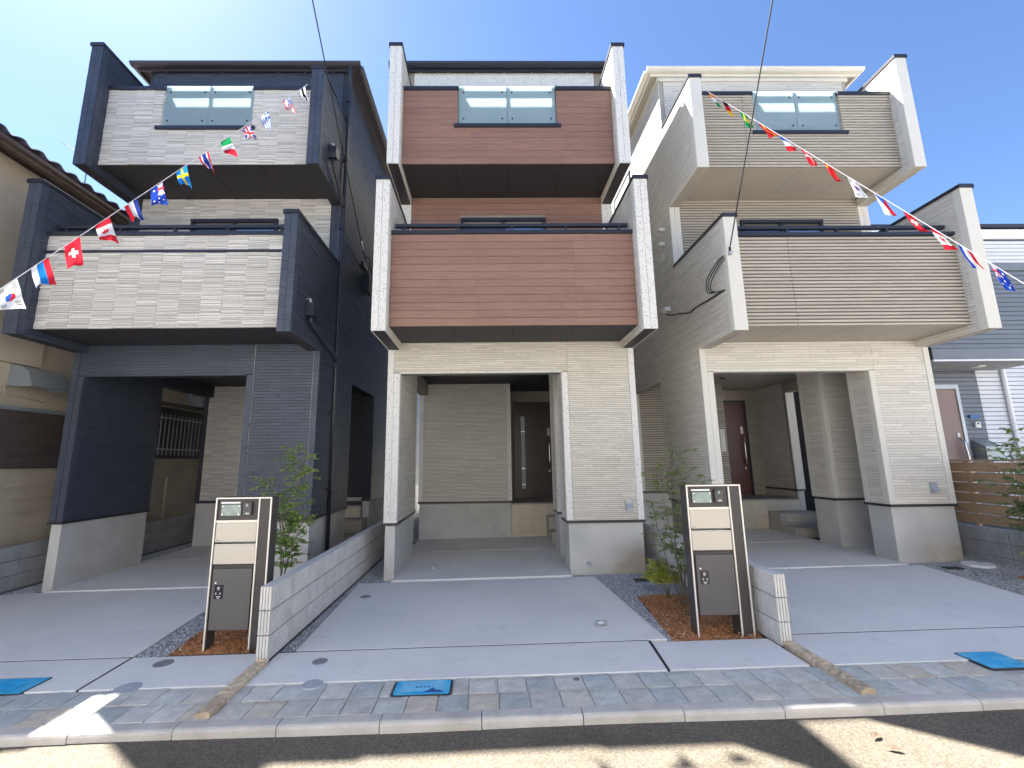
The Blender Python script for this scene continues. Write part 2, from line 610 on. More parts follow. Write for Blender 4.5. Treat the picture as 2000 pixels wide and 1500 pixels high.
# kerb stones with a rounded lip
kr = tag(MB().box(-9, 9, 3.10, 3.17, -.12, -.066, S).build('kerb', 'kerb', kind='structure'))
KM = []
L = .645
for q in range(3):
    b = MB()
    h = .0
    prof = [(-.0, -.10), (-.0, -.022), (.006, -.009), (.018, -.002), (.035, 0), (.098, 0), (.098, -.10)]
    b.prism_x([(y, z + (.002 * q - .002)) for y, z in prof], .003, L - .003)
    me = bpy.data.meshes.new('kerb_stone')
    me.from_pydata(b.v, [], b.f)
    me.materials.append(MATS['kerb'])
    KM.append(me)
for i in range(-9, 10):
    o = bpy.data.objects.new('kerb_stone', KM[rnd.randrange(3)])
    col.objects.link(o)
    o.parent = kr
    x = -.062 + i * L
    o.location = (x, 3.083 + rnd.uniform(-.003, .003), S * x + rnd.uniform(-.003, .002))
    o.rotation_euler = (0, -S, 0)
# pavement: bedding plus two rows of cleft stone tiles
pv = MB().box(-9, 9, 3.17, 3.63, -.12, -.012, S).build('pavement', 'kerb', kind='structure')
TM = []
for q in range(5):
    r = random.Random(50 + q)
    b = MB()
    n = 5
    for j in range(n):
        for i in range(n):
            e = (i in (0, n - 1)) or (j in (0, n - 1))
            jx = r.uniform(-.0025, .0025) if e else 0
            b.v.append((i / (n - 1) * .202 + jx, j / (n - 1) * .211 + (r.uniform(-.0025, .0025) if e else 0), (-.003 if e else 0) + r.uniform(-.002, .002)))
    for j in range(n - 1):
        for i in range(n - 1):
            k = j * n + i
            b.f.append((k, k + 1, k + n + 1, k + n))
    ring = [i for i in range(n)] + [n * (j + 1) + n - 1 for j in range(n - 1)] + [n * (n - 1) + i for i in reversed(range(n - 1))] + [n * j for j in reversed(range(1, n - 1))]
    m0 = len(b.v)
    for i in ring:
        x, y, z = b.v[i]
        b.v.append((x, y, -.03))
    for i in range(len(ring)):
        j = (i + 1) % len(ring)
        b.f.append((ring[j], ring[i], m0 + i, m0 + j))
    me = bpy.data.meshes.new('paving_tile')
    me.from_pydata(b.v, [], b.f)
    me.materials.append(MATS['quartzite'])
    TM.append(me)
BLUE = [(-.705, -.285, 3.385, 3.60), (3.68, 4.02, 3.47, 3.75), (-3.93, -3.47, 3.60, 3.86)]
for row, y in enumerate((3.184, 3.404)):
    for i in range(-24, 28):
        x = .05 + i * .21 + (0 if row else .008) + (.09 * ((i < -7) and row))
        if any(x + .2 > q[0] + .02 and x < q[1] - .02 and y + .2 > q[2] + .02 and y < q[3] - .02 for q in BLUE):
            continue
        o = bpy.data.objects.new('paving_tile', TM[rnd.randrange(5)])
        col.objects.link(o)
        o.parent = pv
        o.location = (x, y, S * x + rnd.uniform(-.0015, .0015))
        o.rotation_euler = (0, -S, rnd.uniform(-.006, .006))
# narrow cut tiles beside the blue box
for x0, x1 in ((-.79, -.715), (-.275, -.165)):
    MB().box(x0 + .004, x1, 3.404, 3.615, -.03, .0, S).build('paving_tile', 'quartzite', pv)
# driveways: cast slabs with dark open joints
def slab(parent, poly, top=0.0):
    o = MB().prism(poly, -.10, top, S).build('concrete_slab', 'driveway', parent)
    return bevel(o, .004, 1)
dl = MB().box(-9, -1.95, 3.63, 9.5, -.12, -.045, S).build('driveway_left', 'joint_dark', kind='structure')
slab(dl, [(-8.6, 3.632), (-3.092, 3.632), (-3.130, 4.188), (-8.6, 4.188)])
slab(dl, [(-3.073, 3.632), (-1.97, 3.632), (-1.97, 4.188), (-3.108, 4.188)])
slab(dl, [(-8.6, 4.206), (-3.125, 4.206), (-3.28, 5.5), (-3.34, 6.40), (-6.3, 6.40), (-8.6, 5.9)])
slab(dl, [(-6.075, 6.425), (-3.59, 6.425), (-3.59, 7.0), (-2.74, 7.0), (-2.74, 8.298), (-6.075, 8.298)], .012)
slab(dl, [(-6.2, 8.302), (-2.6, 8.302), (-2.6, 9.66), (-6.2, 9.66)], .014)
dm = MB().box(-1.86, 2.45, 3.63, 9.7, -.12, -.045, S).build('driveway_middle', 'joint_dark', kind='structure')
slab(dm, [(-1.855, 3.632), (1.345, 3.632), (1.394, 4.188), (-1.855, 4.188)])
slab(dm, [(1.366, 3.632), (2.445, 3.632), (2.445, 4.15), (1.418, 4.15)])
slab(dm, [(-1.72, 4.206), (1.575, 4.206), (1.44, 6.385), (-1.80, 6.385)])
slab(dm, [(-1.365, 6.41), (1.145, 6.41), (1.145, 7.0), (2.05, 7.0), (2.05, 8.3), (-1.365, 8.3)], .02)
slab(dm, [(-1.5, 8.302), (1.23, 8.302), (1.23, 9.72), (-1.5, 9.72)], .023)
for par, bx in ((dl, (-8.6, -3.128, 4.1885, 4.2055)), (dm, (-1.85, 1.40, 4.1885, 4.2055)), (dl, (-2.84, -1.97, 4.1885, 4.2045))):
    MB().box(*bx, -.05, -.0015, S).build('expansion_joint', 'joint_dark', par)
MB().prism([(-3.0915, 3.634), (-3.0735, 3.634), (-3.109, 4.188), (-3.129, 4.188)], -.05, -.0015, S).build('expansion_joint', 'joint_dark', dl)
MB().prism([(1.346, 3.634), (1.3655, 3.634), (1.4175, 4.188), (1.395, 4.188)], -.05, -.0015, S).build('expansion_joint', 'joint_dark', dm)
dr = MB().box(2.6, 9, 3.63, 9.8, -.12, -.045, S).build('driveway_right', 'joint_dark', kind='structure')
slab(dr, [(2.62, 3.632), (9, 3.632), (9, 4.211), (2.62, 4.211)])
slab(dr, [(2.62, 4.229), (5.75, 4.229), (5.86, 5.1), (6.10, 6.45), (2.62, 6.45)])
MB().box(2.62, 8.9, 4.2115, 4.2285, -.05, -.0015, S).build('expansion_joint', 'joint_dark', dr)
slab(dr, [(3.45, 6.49), (5.96, 6.49), (5.96, 7.1), (6.75, 7.1), (6.75, 8.3), (3.45, 8.3)], .012)
slab(dr, [(3.3, 8.302), (6.07, 8.302), (6.07, 9.82), (3.3, 9.82)], .014)

# ------------------------------------------------------------------ gravel and soil
def in_poly(x, y, poly):
    c = False
    j = len(poly) - 1
    for i in range(len(poly)):
        xi, yi = poly[i]; xj, yj = poly[j]
        if (yi > y) != (yj > y) and x < (xj - xi) * (y - yi) / (yj - yi) + xi:
            c = not c
        j = i
    return c
OCT = np.array([(1, 0, 0), (-1, 0, 0), (0, 1, 0), (0, -1, 0), (0, 0, 1), (0, 0, -1)], float)
OCF = np.array([(0, 2, 4), (2, 1, 4), (1, 3, 4), (3, 0, 4), (2, 0, 5), (1, 2, 5), (3, 1, 5), (0, 3, 5)])
def scatter(name, m, polys, per, rmin, rmax, zoff, seed, label=None, cat=None, kind='stuff', parent=None, flat=.6):
    r = np.random.RandomState(seed)
    V = []; F = []; n = 0
    for poly in polys:
        xs = [q[0] for q in poly]; ys = [q[1] for q in poly]
        area = (max(xs) - min(xs)) * (max(ys) - min(ys))
        for _ in range(int(area * per)):
            x = r.uniform(min(xs), max(xs)); y = r.uniform(min(ys), max(ys))
            if not in_poly(x, y, poly):
                continue
            s = r.uniform(rmin, rmax)
            a, bb = r.uniform(0, 6.28), r.uniform(-.5, .5)
            v = OCT * np.array([s * r.uniform(.8, 1.3), s * r.uniform(.7, 1.1), s * flat * r.uniform(.7, 1.2)]) * r.uniform(.8, 1.2, (6, 1))
            v = np.stack([v[:, 0] * math.cos(a) - v[:, 1] * math.sin(a), v[:, 0] * math.sin(a) + v[:, 1] * math.cos(a), v[:, 2] + bb * v[:, 0]], 1)
            V.append(v + np.array([x, y, S * x + zoff + r.uniform(-.006, .006)]))
            F.append(OCF + n)
            n += 6
    if name == 'gravel_bed':
        parent_bed = MB()
        for poly in polys:
            parent_bed.prism(poly, -.08, zoff - .008, S)
        bed = parent_bed.build('gravel_base', 'gravel_base', kind='structure')
    me = bpy.data.meshes.new(name)
    me.from_pydata(np.concatenate(V).tolist(), [], np.concatenate(F).tolist())
    me.materials.append(MATS[m])
    o = bpy.data.objects.new(name, me)
    col.objects.link(o)
    if parent: o.parent = parent
    return tag(o, label, cat, kind=kind)
GL = [(-3.105, 4.21), (-2.84, 4.21), (-2.93, 4.85), (-2.95, 6.4), (-3.33, 6.4), (-3.27, 5.5)]
GL3 = [(-6.64, 6.30), (-6.29, 6.41), (-6.23, 6.5), (-6.23, 8.30), (-6.2, 10.5), (-6.64, 10.5)]
GL2 = [(-2.95, 5.0), (-1.97, 5.0), (-1.97, 9.2), (-2.53, 9.2), (-2.53, 6.5), (-2.95, 6.5)]
GM1 = [(-1.855, 4.21), (-1.725, 4.21), (-1.805, 6.39), (-1.31, 6.41), (-1.5, 6.5), (-1.52, 8.9), (-1.855, 8.9)]
GM2 = [(1.585, 4.16), (1.62, 4.16), (1.72, 5.47), (2.44, 5.50), (2.44, 9.0), (2.25, 9.0), (2.23, 6.50), (1.15, 6.5), (1.15, 6.40), (1.45, 6.39)]
GR = [(5.77, 4.235), (6.45, 4.235), (6.6, 5.75), (7.25, 5.78), (7.25, 9.5), (6.95, 9.5), (6.92, 6.60), (3.5, 6.60), (3.5, 6.455), (6.11, 6.455), (5.88, 5.1)]
scatter('gravel_bed', 'gravel', [GL, GL2, GL3], 5200, .007, .0125, -.012, 1, 'grey crushed stone strip beside the left driveway')
scatter('gravel_bed', 'gravel', [GM1], 6500, .006, .0115, -.012, 2, 'grey crushed stone strip along the ribbed block wall left of the middle driveway')
scatter('gravel_bed', 'gravel', [GM2], 6000, .006, .012, -.012, 3, 'blue grey crushed stone beside the red soil bed by the middle house')
scatter('gravel_bed', 'gravel_grey', [GR], 3600, .008, .015, -.012, 4, 'grey crushed stone at the right edge beside the cream house')
for i, (poly, lab) in enumerate((([(-2.84, 4.205), (-1.97, 4.205), (-1.97, 5.1), (-2.95, 5.1), (-2.93, 4.85)], 'red brown garden soil under the left letterbox post'),
                                 ([(1.615, 4.155), (2.445, 4.155), (2.445, 5.49), (1.72, 5.46)], 'red brown garden soil under the right letterbox post'),
                                 ([(6.45, 4.235), (7.25, 4.235), (7.25, 5.78), (6.6, 5.75)], 'red brown garden soil at the right edge of the photo'))):
    b = MB()
    xs = [q[0] for q in poly]; ys = [q[1] for q in poly]
    n = 46
    idx = {}
    for j in range(n + 1):
        for k in range(n + 1):
            x = min(xs) + (max(xs) - min(xs)) * k / n; y = min(ys) + (max(ys) - min(ys)) * j / n
            idx[j, k] = len(b.v)
            b.v.append((x, y, S * x - .025 + .02 * math.sin(x * 7 + y * 3) * math.sin(y * 9) + rnd.uniform(-.008, .008) + .01))
    for j in range(n):
        for k in range(n):
            x = min(xs) + (max(xs) - min(xs)) * (k + .5) / n; y = min(ys) + (max(ys) - min(ys)) * (j + .5) / n
            if in_poly(x, y, poly):
                b.f.append((idx[j, k], idx[j, k + 1], idx[j + 1, k + 1], idx[j + 1, k]))
    o = b.build('soil_bed', 'soil', kind='stuff', label=lab)
    scatter('soil_clod', 'soil_clod', [poly], 1500, .006, .016, -.002, 20 + i, parent=o)
    scatter('stone_chip', 'soil_chip', [poly], 90, .005, .012, .006, 30 + i, parent=o)

# ------------------------------------------------------------------ the three new houses
UNIT = None
def plank(parent, x0, x1, yf, z0, z1):
    """one board of wood-look cladding, front face at yf; all boards share one chamfered mesh"""
    global UNIT
    if UNIT is None:
        UNIT = bpy.data.meshes.new('plank')
        c, e = .03, .0006
        pr = [(0, 0), (-.75, 0), (-1, c), (-1, 1 - c), (-.75, 1), (0, 1)]
        v = [(0, y, z) for y, z in pr] + [(1, y, z) for y, z in pr]
        f = [tuple(range(6)), tuple(range(11, 5, -1))] + [((i + 1) % 6, i, 6 + i, 6 + (i + 1) % 6) for i in range(6)]
        UNIT.from_pydata(v, [], f)
        UNIT.materials.append(MATS['plank'])
    o = bpy.data.objects.new('plank', UNIT)
    col.objects.link(o)
    o.parent = parent
    r = root_of(parent).location
    o.location = (x0 - r.x, yf + .016 - r.y, z0 - r.z)
    o.scale = (x1 - x0, .016 + rnd.uniform(-.0012, .0012), z1 - z0)
    return o
STY = {
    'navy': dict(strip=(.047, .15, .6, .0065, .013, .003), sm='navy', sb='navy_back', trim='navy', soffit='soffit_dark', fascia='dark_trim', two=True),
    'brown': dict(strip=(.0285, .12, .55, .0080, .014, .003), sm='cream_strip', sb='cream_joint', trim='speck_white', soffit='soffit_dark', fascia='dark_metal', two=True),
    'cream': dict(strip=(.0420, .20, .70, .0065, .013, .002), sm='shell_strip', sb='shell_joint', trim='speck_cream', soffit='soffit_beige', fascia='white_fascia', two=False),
}
def siding(st, parent, axis, pl, sgn, rects, seed):
    b = MB()
    clad(b, axis, pl, sgn, rects, *st['strip'], seed)
    return b.build('siding', st['sm'], parent, kind='stuff')
def front_face(kind, parent, pl, rects, seed, joint=None):
    """decorative cladding of a front-facing wall"""
    b = MB()
    if kind == 'navy':
        clad_tile(b, 'y', pl, -1, rects, seed)
        return b.build('tile_strip', 'tile_grey', parent, kind='stuff')
    clad_rib(b, 'y', pl, -1, rects, joint=joint, seed=seed)
    return b.build('ribbed_siding', 'rib', parent, kind='stuff')
def trim_board(parent, m, *bx):
    b = MB()
    b.box(*bx)
    return b.build('corner_trim', m, parent)
def front_trim(parent, st, x0, x1, yf, z0, z1, two=True):
    """front corner boards; the navy ones are made of short brick courses"""
    if st['sm'] == 'navy':
        b = MB()
        xs = [x0, (x0 + x1) / 2, x1] if x1 - x0 > .12 else [x0, x1]
        r = random.Random(int(abs(x0 * 911 + z0 * 77)))
        for a, c in zip(xs, xs[1:]):
            z = z0
            while z < z1:
                h = min(r.choice((.06, .1, .16)), z1 - z)
                b.box(a + .001, c - .003, yf - .004 - r.uniform(0, .003), yf + .011, z, z + h - .003)
                z += h
        b.build('corner_trim', 'navy', parent)
    elif two and x1 - x0 > .12:
        m = (x0 + x1) / 2
        trim_board(parent, st['trim'], x0, m - .002, yf - .006, yf + .011, z0, z1)
        trim_board(parent, st['trim'], m + .002, x1, yf - .006, yf + .011, z0, z1)
    else:
        trim_board(parent, st['trim'], x0, x1, yf - .006, yf + .011, z0, z1)
def make_house(kind, name, x0, x1, dy, zb, tops, notch, label, win, roofmat):
    st = STY[kind]
    YF, Y2, YW1, YB1, YW2, YB2, YE = 6.5 + dy, 7.1 + dy, 5.485 + dy, 5.665 + dy, 6.0 + dy, 6.19 + dy, 17.0 + dy
    YR, YG, YD = 9.6 + dy, 8.1 + dy, 10.7 + dy
    tw = .185
    xp = x0 + (2.63 if kind != 'navy' else 2.60)          # left edge of the wide pier
    xr = x0 + 2.0                                         # end of the back wall of the carport
    xs = xr + .72                                         # steps start
    H = empty(name, (round((x0 + x1) / 2, 2), YF, 0), label, 'house')
    sb, tm = st['sb'], st['trim']
    # --- structural walls
    wall = part('wall', sb, H, (x0 + .013, x1 - .013, Y2 + .013, YE, 3.42, 8.805))
    if kind != 'brown':
        part('wall', {'navy': 'tile_back', 'cream': 'rib_back'}[kind], H, (x0 + .2, x1 - .2, Y2 + .0125, Y2 + .1, 4.4, 6.22))
        part('wall', {'navy': 'tile_back', 'cream': 'rib_back'}[kind], H, (x0 + .1, xr - .02, YR + .0125, YR + .1, zb + .03, 3.35))
    low = part('wall', sb, H,
               (x0 + .013, xr - .013, YR + .013, YE, zb, 3.42), (xr - .02, x1 - .013, YD + .06, YE - .01, zb, 3.415),
               (x1 - tw + .013, x1 - .013, YR + .05, YD + .06, zb, 3.405))
    lintel = part('lintel', sb, H, (x0 + tw, xp, YF + .013, YF + .20, 2.93, 3.41))
    side = part('wall', sb, H, (x0 + .013, x0 + tw - .013, YF + .012, YG, zb, 3.30))
    pier = part('pier', sb, H, (xp + .013, x1 - .013, YF + .012, YF + .43, zb, 3.405), (x1 - tw, x1 - .013, YF + .43, YG, zb, 3.30))
    pier2 = part('pier', sb, H, (xp + .05, x1 - tw, YG - .5, YG + .03, zb, 3.31))
    part('beam', sb, H, (x0 + .005, x0 + tw, YG, YR + .012, 3.06, 3.305))
    part('beam', sb, H, (x1 - tw, x1 - .005, YG + .031, YR + .05, 3.06, 3.305))
    # --- concrete footing and dark flashing
    cm = {'navy': 'concrete', 'brown': 'concrete_stain_a', 'cream': 'concrete_stain_b'}[kind]
    part('footing', 'concrete', H, (x0 + .022, x0 + tw - .022, YF + .02, YG - .012, -.2, zb))
    part('footing', cm, H, (xp + .022, x1 - .022, YF + .02, YF + .415, -.2, zb))
    part('footing', 'concrete', H, (xp + .062, x1 - tw, YG - .49, YG + .02, -.2, zb), (x1 - tw + .01, x1 - .022, YF + .415, YG - .012, -.2, zb - .001))
    part('footing', 'concrete', H, (x0 + .022, xr - .02, YR + .02, YE - .01, -.2, zb + .02), (xr - .02, x1 - .022, YD + .07, YE - .02, -.2, zb + .018), (x1 - tw + .02, x1 - .022, YR + .06, YD + .07, -.2, zb + .016))
    for bx in ((x0 - .012, x0 + tw + .010, YF - .016, YG + .010), (xp - .012, x1 + .012, YF - .016, YF + .445),
               (xp + .036, x1 - tw - .005, YG - .516, YG + .046), (x1 - tw - .01, x1 + .010, YF + .446, YG + .012)):
        part('flashing', 'dark_trim', H, (*bx, zb, zb + .036))
    part('flashing', 'dark_trim', H, (x0 - .010, xr + .004, YR - .008, YR + .4, zb + .02, zb + .056), (x0 - .008, xr - .02, YR + .401, YE, zb + .019, zb + .054))
    part('flashing', 'dark_trim', H, (x1 - tw - .004, x1 + .008, YR + .03, YE, zb + .018, zb + .053))
    # --- carport front: boards and siding
    z0 = zb + .037
    front_trim(side, st, x0, x0 + .091, YF, z0, 3.30)
    front_trim(side, st, x0 + .094, x0 + tw, YF, z0, 2.925)
    front_trim(pier, st, xp, xp + .09, YF, z0, 2.925)
    front_trim(pier, st, x1 - .09, x1, YF, z0, 3.30)
    siding(st, lintel, 'y', YF + .012, -1, [(x0 + .095, xp + .0905, 2.945, 3.40)], 11)
    siding(st, pier, 'y', YF + .012, -1, [(xp + .0955, x1 - .094, z0, 3.40)], 12)
    part('lintel_trim', tm if kind != 'navy' else 'navy', lintel, (x0 + tw + .001, xp - .001, YF - .010, YF + .05, 2.925, 2.943))
    siding(st, side, 'x', x0 + tw - .012, 1, [(YF + .10, YG - .005, z0, 3.29)], 13)
    trim_board(side, tm, x0 + tw - .012, x0 + tw + .003, YF + .012, YF + .095, z0, 2.924)
    siding(st, pier, 'x', xp + .012, -1, [(YF + .10, YF + .34, z0, 3.29)], 14)
    trim_board(pier, tm, xp - .003, xp + .012, YF + .012, YF + .095, z0, 2.924)
    trim_board(pier, tm, xp - .003, xp + .012, YF + .345, YF + .43, z0, 3.29)
    siding(st, pier2, 'y', YG - .501, -1, [(xp + .135, x1 - tw, z0, 3.29)], 15)
    siding(st, pier2, 'x', xp + .05, -1, [(YG - .41, YG - .06, z0, 3.29)], 16)
    trim_board(pier2, tm, xp + .036, xp + .13, YG - .514, YG - .501, z0, 3.29)
    trim_board(pier2, tm, xp + .036, xp + .049, YG - .50, YG - .415, z0, 3.29)
    trim_board(pier2, tm, xp + .036, xp + .049, YG - .055, YG + .03, z0, 3.29)
    # --- back wall of the carport
    zr = zb + .057
    if kind == 'brown':
        siding(st, low, 'y', YR + .012, -1, [(x0 + .095, xr - .095, zr, 3.30)], 17)
    else:
        front_face(kind, low, YR + .012, [(x0 + .095, xr - .01, zr, 3.30)], 17)
        if kind == 'cream':
            front_face(kind, low, YD + .06, [(xr, x1 - tw, .72, 3.30)], 18)
    front_trim(low, st if kind != 'navy' else STY['brown'] | {'trim': 'dark_trim'}, x0, x0 + .09, YR + .004, zr, 3.30)
    if kind == 'brown':
        front_trim(low, st, xr - .09, xr, YR + .004, zr, 3.30)
    if kind != 'navy':
        siding(st, low, 'x', x1 - tw + .012, -1, [(YR + .15, YD + .05, .76, 3.30)], 19)
        front_trim(low, st, x1 - tw, x1, YR + .04, zb + .06, 3.06)
    # --- ceiling of the carport
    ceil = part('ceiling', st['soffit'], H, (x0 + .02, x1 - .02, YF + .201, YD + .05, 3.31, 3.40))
    if kind == 'cream':
        for q in ((x0 + 1.75, YF + 1.6), (x0 + 1.75, YF + 2.6)):
            b = MB()
            b.tube([(q[0], q[1], 3.302), (q[0], q[1], 3.312)], .065, 20)
            b.build('downlight', 'screen_dark', ceil)
    # --- porch, riser tiles, steps, door
    po = part('porch', 'porch_floor', H, (xr - .015, x1 - tw + .015, YR + .012, YD + .06, -.1, .715))
    part('porch_nosing', 'porch_floor', po, (xr - .012, x1 - tw, YR - .004, YR + .03, .695, .722))
    tz = [.69, .40, .11, -.05]
    for k in range(3):
        u = xr - .012
        nx_ = .16
        while u < (x1 - tw if k == 0 else xs) - .02:
            e = min(u + nx_, x1 - tw if k == 0 else xs)
            part('riser_tile', 'tile_beige', po, (u + .0015, e - .0015, YR, YR + .011, tz[k + 1] + .0015, tz[k] - .0015))
            u = e
            nx_ = .29
    for k, (ya, yb, zt) in enumerate(((YR - .82, YR - .411, .235), (YR - .41, YR - .001, .475))):
        s_ = part('step', 'step_stone', po, (xs, x1 - .03, ya + .012, yb, -.1, zt))
        part('riser', 'tile_beige', s_, (xs + .12, x1 - .03, ya, ya + .0115, .06 + k * .235, zt - .035))
    if kind != 'navy':
        dx0, dx1 = x0 + 2.13, x0 + 3.12
        D = part('door', 'door_dark' if kind == 'brown' else 'door_red', H, (dx0 + .05, dx1 - .05, YD - .01, YD + .035, .735, 2.98))
        part('door_frame', 'dark_metal', D, (dx0, dx0 + .049, YD - .03, YD + .05, .722, 3.03), (dx1 - .049, dx1, YD - .03, YD + .05, .722, 3.03), (dx0 + .049, dx1 - .049, YD - .03, YD + .05, 2.981, 3.03))
        if kind == 'brown':
            g_ = part('door_light', 'lid_pale', D, (dx0 + .17, dx0 + .26, YD - .02, YD - .009, .95, 2.68))
            for zz in (1.05, 1.42, 2.3):
                part('glazing_bar', 'steel', g_, (dx0 + .168, dx0 + .262, YD - .024, YD - .0195, zz, zz + .012))
        hx = dx1 - .15
        hb = MB()
        hb.tube([(hx, YD - .07, 1.45 + .02), (hx, YD - .085, 1.6), (hx, YD - .085, 1.95), (hx, YD - .07, 2.1)], .018, 10)
        for zz in (1.5, 2.06):
            hb.tube([(hx, YD - .075, zz), (hx, YD - .01, zz)], .013, 8)
        h_ = hb.build('door_handle', 'steel', D)
        part('lock_plate', 'steel', D, (hx - .03, hx + .03, YD - .022, YD - .0105, 2.2, 2.38))
        b = MB()
        b.tube([(hx, YD - .03, 1.36), (hx, YD - .0105, 1.36)], .025, 14)
        b.build('key_cylinder', 'steel', D)
        if kind == 'cream':
            part('nameplate', 'white_plastic', H, (xr - .16, xr - .06, YR - .02, YR - .006, 1.75, 2.25))
    # --- lower balcony
    def wing(xa, xb, yf, z_0, z_1):
        W = part('balcony_wing', sb, H, (xa + .013, xb - .013, yf + .012, Y2 + .011, z_0 + .014, z_1))
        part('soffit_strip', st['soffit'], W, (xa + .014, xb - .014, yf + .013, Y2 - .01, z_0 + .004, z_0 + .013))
        front_trim(W, st, xa, xb, yf, z_0, z_1 - .001, st['two'])
        for sg, xx in ((-1, xa), (1, xb)):
            siding(st, W, 'x', xx - sg * .012, sg, [(yf + .10, Y2 + .008, z_0 + .0, z_1 - .002)], int(abs(xx * 100 + z_0 * 10)))
            trim_board(W, tm, xx - sg * .012, xx + sg * .003, yf + .0115, yf + .096, z_0 + .001, z_1 - .002)
        b = MB()
        b.prism_y([(xa - .018, z_1 - .035), (xa - .018, z_1 + .012), (xa - .008, z_1 + .022), (xb + .008, z_1 + .022), (xb + .018, z_1 + .012), (xb + .018, z_1 - .035), (xb + .006, z_1 - .035), (xb + .006, z_1), (xa - .006, z_1), (xa - .006, z_1 - .035)], yf - .024, Y2 + .01)
        b.box(xa - .016, xb + .016, yf - .0235, yf - .008, z_1 - .034, z_1 + .010)
        b.build('coping', 'dark_metal', W)
        return W
    wing(x0, x0 + tw, YW1, 3.29, tops[0])
    wing(x1 - tw, x1, YW1, 3.29, tops[1])
    wing(x0, x0 + tw, YW2, 6.09, tops[2])
    wing(x1 - tw, x1, YW2, 6.09, tops[3])
    xa, xb = x0 + tw + .006, x1 - tw - .006
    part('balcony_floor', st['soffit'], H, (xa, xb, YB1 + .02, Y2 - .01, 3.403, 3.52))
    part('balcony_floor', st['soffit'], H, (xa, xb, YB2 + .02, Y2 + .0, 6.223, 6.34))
    for k in (1, 2, 3):
        xj = xa + (xb - xa) * k / 4
        part('soffit_joint', 'joint_dark' if kind != 'cream' else 'step_stone', H, (xj - .004, xj + .004, YB1 + .03, YF - .01, 3.4005, 3.4035))
        part('soffit_joint', 'joint_dark' if kind != 'cream' else 'step_stone', H, (xj - .004, xj + .004, YB2 + .03, Y2 - .01, 6.2205, 6.2235))
    pb = {'navy': 'tile_back', 'brown': 'rib_back', 'cream': 'rib_back'}[kind]
    P1 = part('parapet', pb, H, (xa, xb, YB1 + .017, YB1 + .15, 3.405, 4.735))
    nx0, nx1, nz = notch
    P2 = part('parapet', pb, H, (xa, xb, YB2 + .017, YB2 + .15, 6.225, nz), (xa, nx0, YB2 + .0171, YB2 + .149, nz - .01, 7.55), (nx1, xb, YB2 + .0171, YB2 + .149, nz - .01, 7.55))
    if kind == 'brown':
        def rows(par, yf, za, zt, n, splits, hole=None):
            h = (zt - za) / n
            for k in range(n):
                za_, zb_ = za + k * h + .0015, za + (k + 1) * h - .0015
                cuts = [xa] + sorted(s + (rnd.uniform(-.35, .35) if rnd.random() < .25 and not hole else 0) for s in splits) + [xb]
                for c0, c1 in zip(cuts, cuts[1:]):
                    spans = [(c0, c1)]
                    if hole and zb_ > hole[2] and za_ < hole[3]:
                        spans = [(a, b_) for a, b_ in ((c0, min(c1, hole[0])), (max(c0, hole[1]), c1)) if b_ - a > .02]
                    for a, b_ in spans:
                        top = zb_
                        plank(par, a + .001, b_ - .001, yf, za_, top)
        rows(P1, YB1, 3.402, 4.735, 12, [x0 + 1.35, x0 + 2.72])
        rows(P2, YB2, 6.222, nz, 6, [x0 + 1.55, x0 + 2.76])
        h = (7.55 - nz) / 6
        for k in range(6):
            plank(P2, xa + .001, nx0 - .001, YB2, nz + k * h + .0015, nz + (k + 1) * h - .0015)
            plank(P2, nx1 + .001, xb - .001, YB2, nz + k * h + .0015, nz + (k + 1) * h - .0015)
        rows(wall, Y2 + .0, 4.50, 6.215, 16, [win[0], win[1]], (win[0] - .005, win[1] + .005, 3.4, 5.81))
        part('panel', 'speck_white', wall, (xa, x0 + 1.18, Y2 + .004, Y2 + .014, 7.0, 8.80))
        part('panel', 'speck_white', wall, (x0 + 1.184, x0 + 2.55, Y2 + .004, Y2 + .014, 7.0, 8.80))
        part('panel', 'speck_white', wall, (x0 + 2.554, xb, Y2 + .004, Y2 + .014, 7.0, 8.80))
    else:
        jn = x0 + .78 if kind == 'cream' else None
        if kind == 'navy':
            front_face(kind, P1, YB1 + .016, [(xa, xb, 3.41, 4.485), (xa, xb, 4.525, 4.735)], 21)
            part('band', 'dark_metal', P1, (xa, xb, YB1 - .006, YB1 + .016, 4.49, 4.522))
        else:
            front_face(kind, P1, YB1 + .016, [(xa, xb, 3.405, 4.735)], 21, x0 + 1.0)
        front_face(kind, P2, YB2 + .016, [(xa, xb, 6.225, nz), (xa, nx0, nz, 7.55), (nx1, xb, nz, 7.55)], 22, x0 + .95 if kind == 'cream' else None)
        front_face(kind, wall, Y2 + .012, [(xa, win[0] - .01, 4.4, 6.215), (win[1] + .01, xb, 4.4, 6.215), (win[0] - .01, win[1] + .01, 5.83, 6.215)], 23, jn)
        siding(st, wall, 'y', Y2 + .012, -1, [(xa - .1, xb + .1, 7.0, 8.80)], 24)
        for sg, xx in ((1, nx0), (-1, nx1)):            # returns of the notch
            b = MB()
            if kind == 'navy':
                clad_tile(b, 'x', xx - sg * .0, sg, [(YB2 + .018, YB2 + .148, nz, 7.55)], 25)
                b.build('tile_strip', 'tile_grey', P2, kind='stuff')
            else:
                clad_rib(b, 'x', xx, sg, [(YB2 + .018, YB2 + .148, nz, 7.55)])
                b.build('ribbed_siding', 'rib', P2, kind='stuff')
    # corner boards of the upper wall
    for a, c in ((x0, x0 + tw), (x1 - tw, x1)):
        front_trim(wall, st, a, c, Y2, 4.4 if a == x0 else 4.4, 6.089)
    # copings, rails
    part('coping', 'dark_metal', P1, (xa - .004, xb + .004, YB1 - .022, YB1 + .17, 4.736, 4.785))
    R1 = part('rail', 'dark_metal', P1, (xa + .03, xb - .03, YB1 + .06, YB1 + .115, 4.885, 4.93))
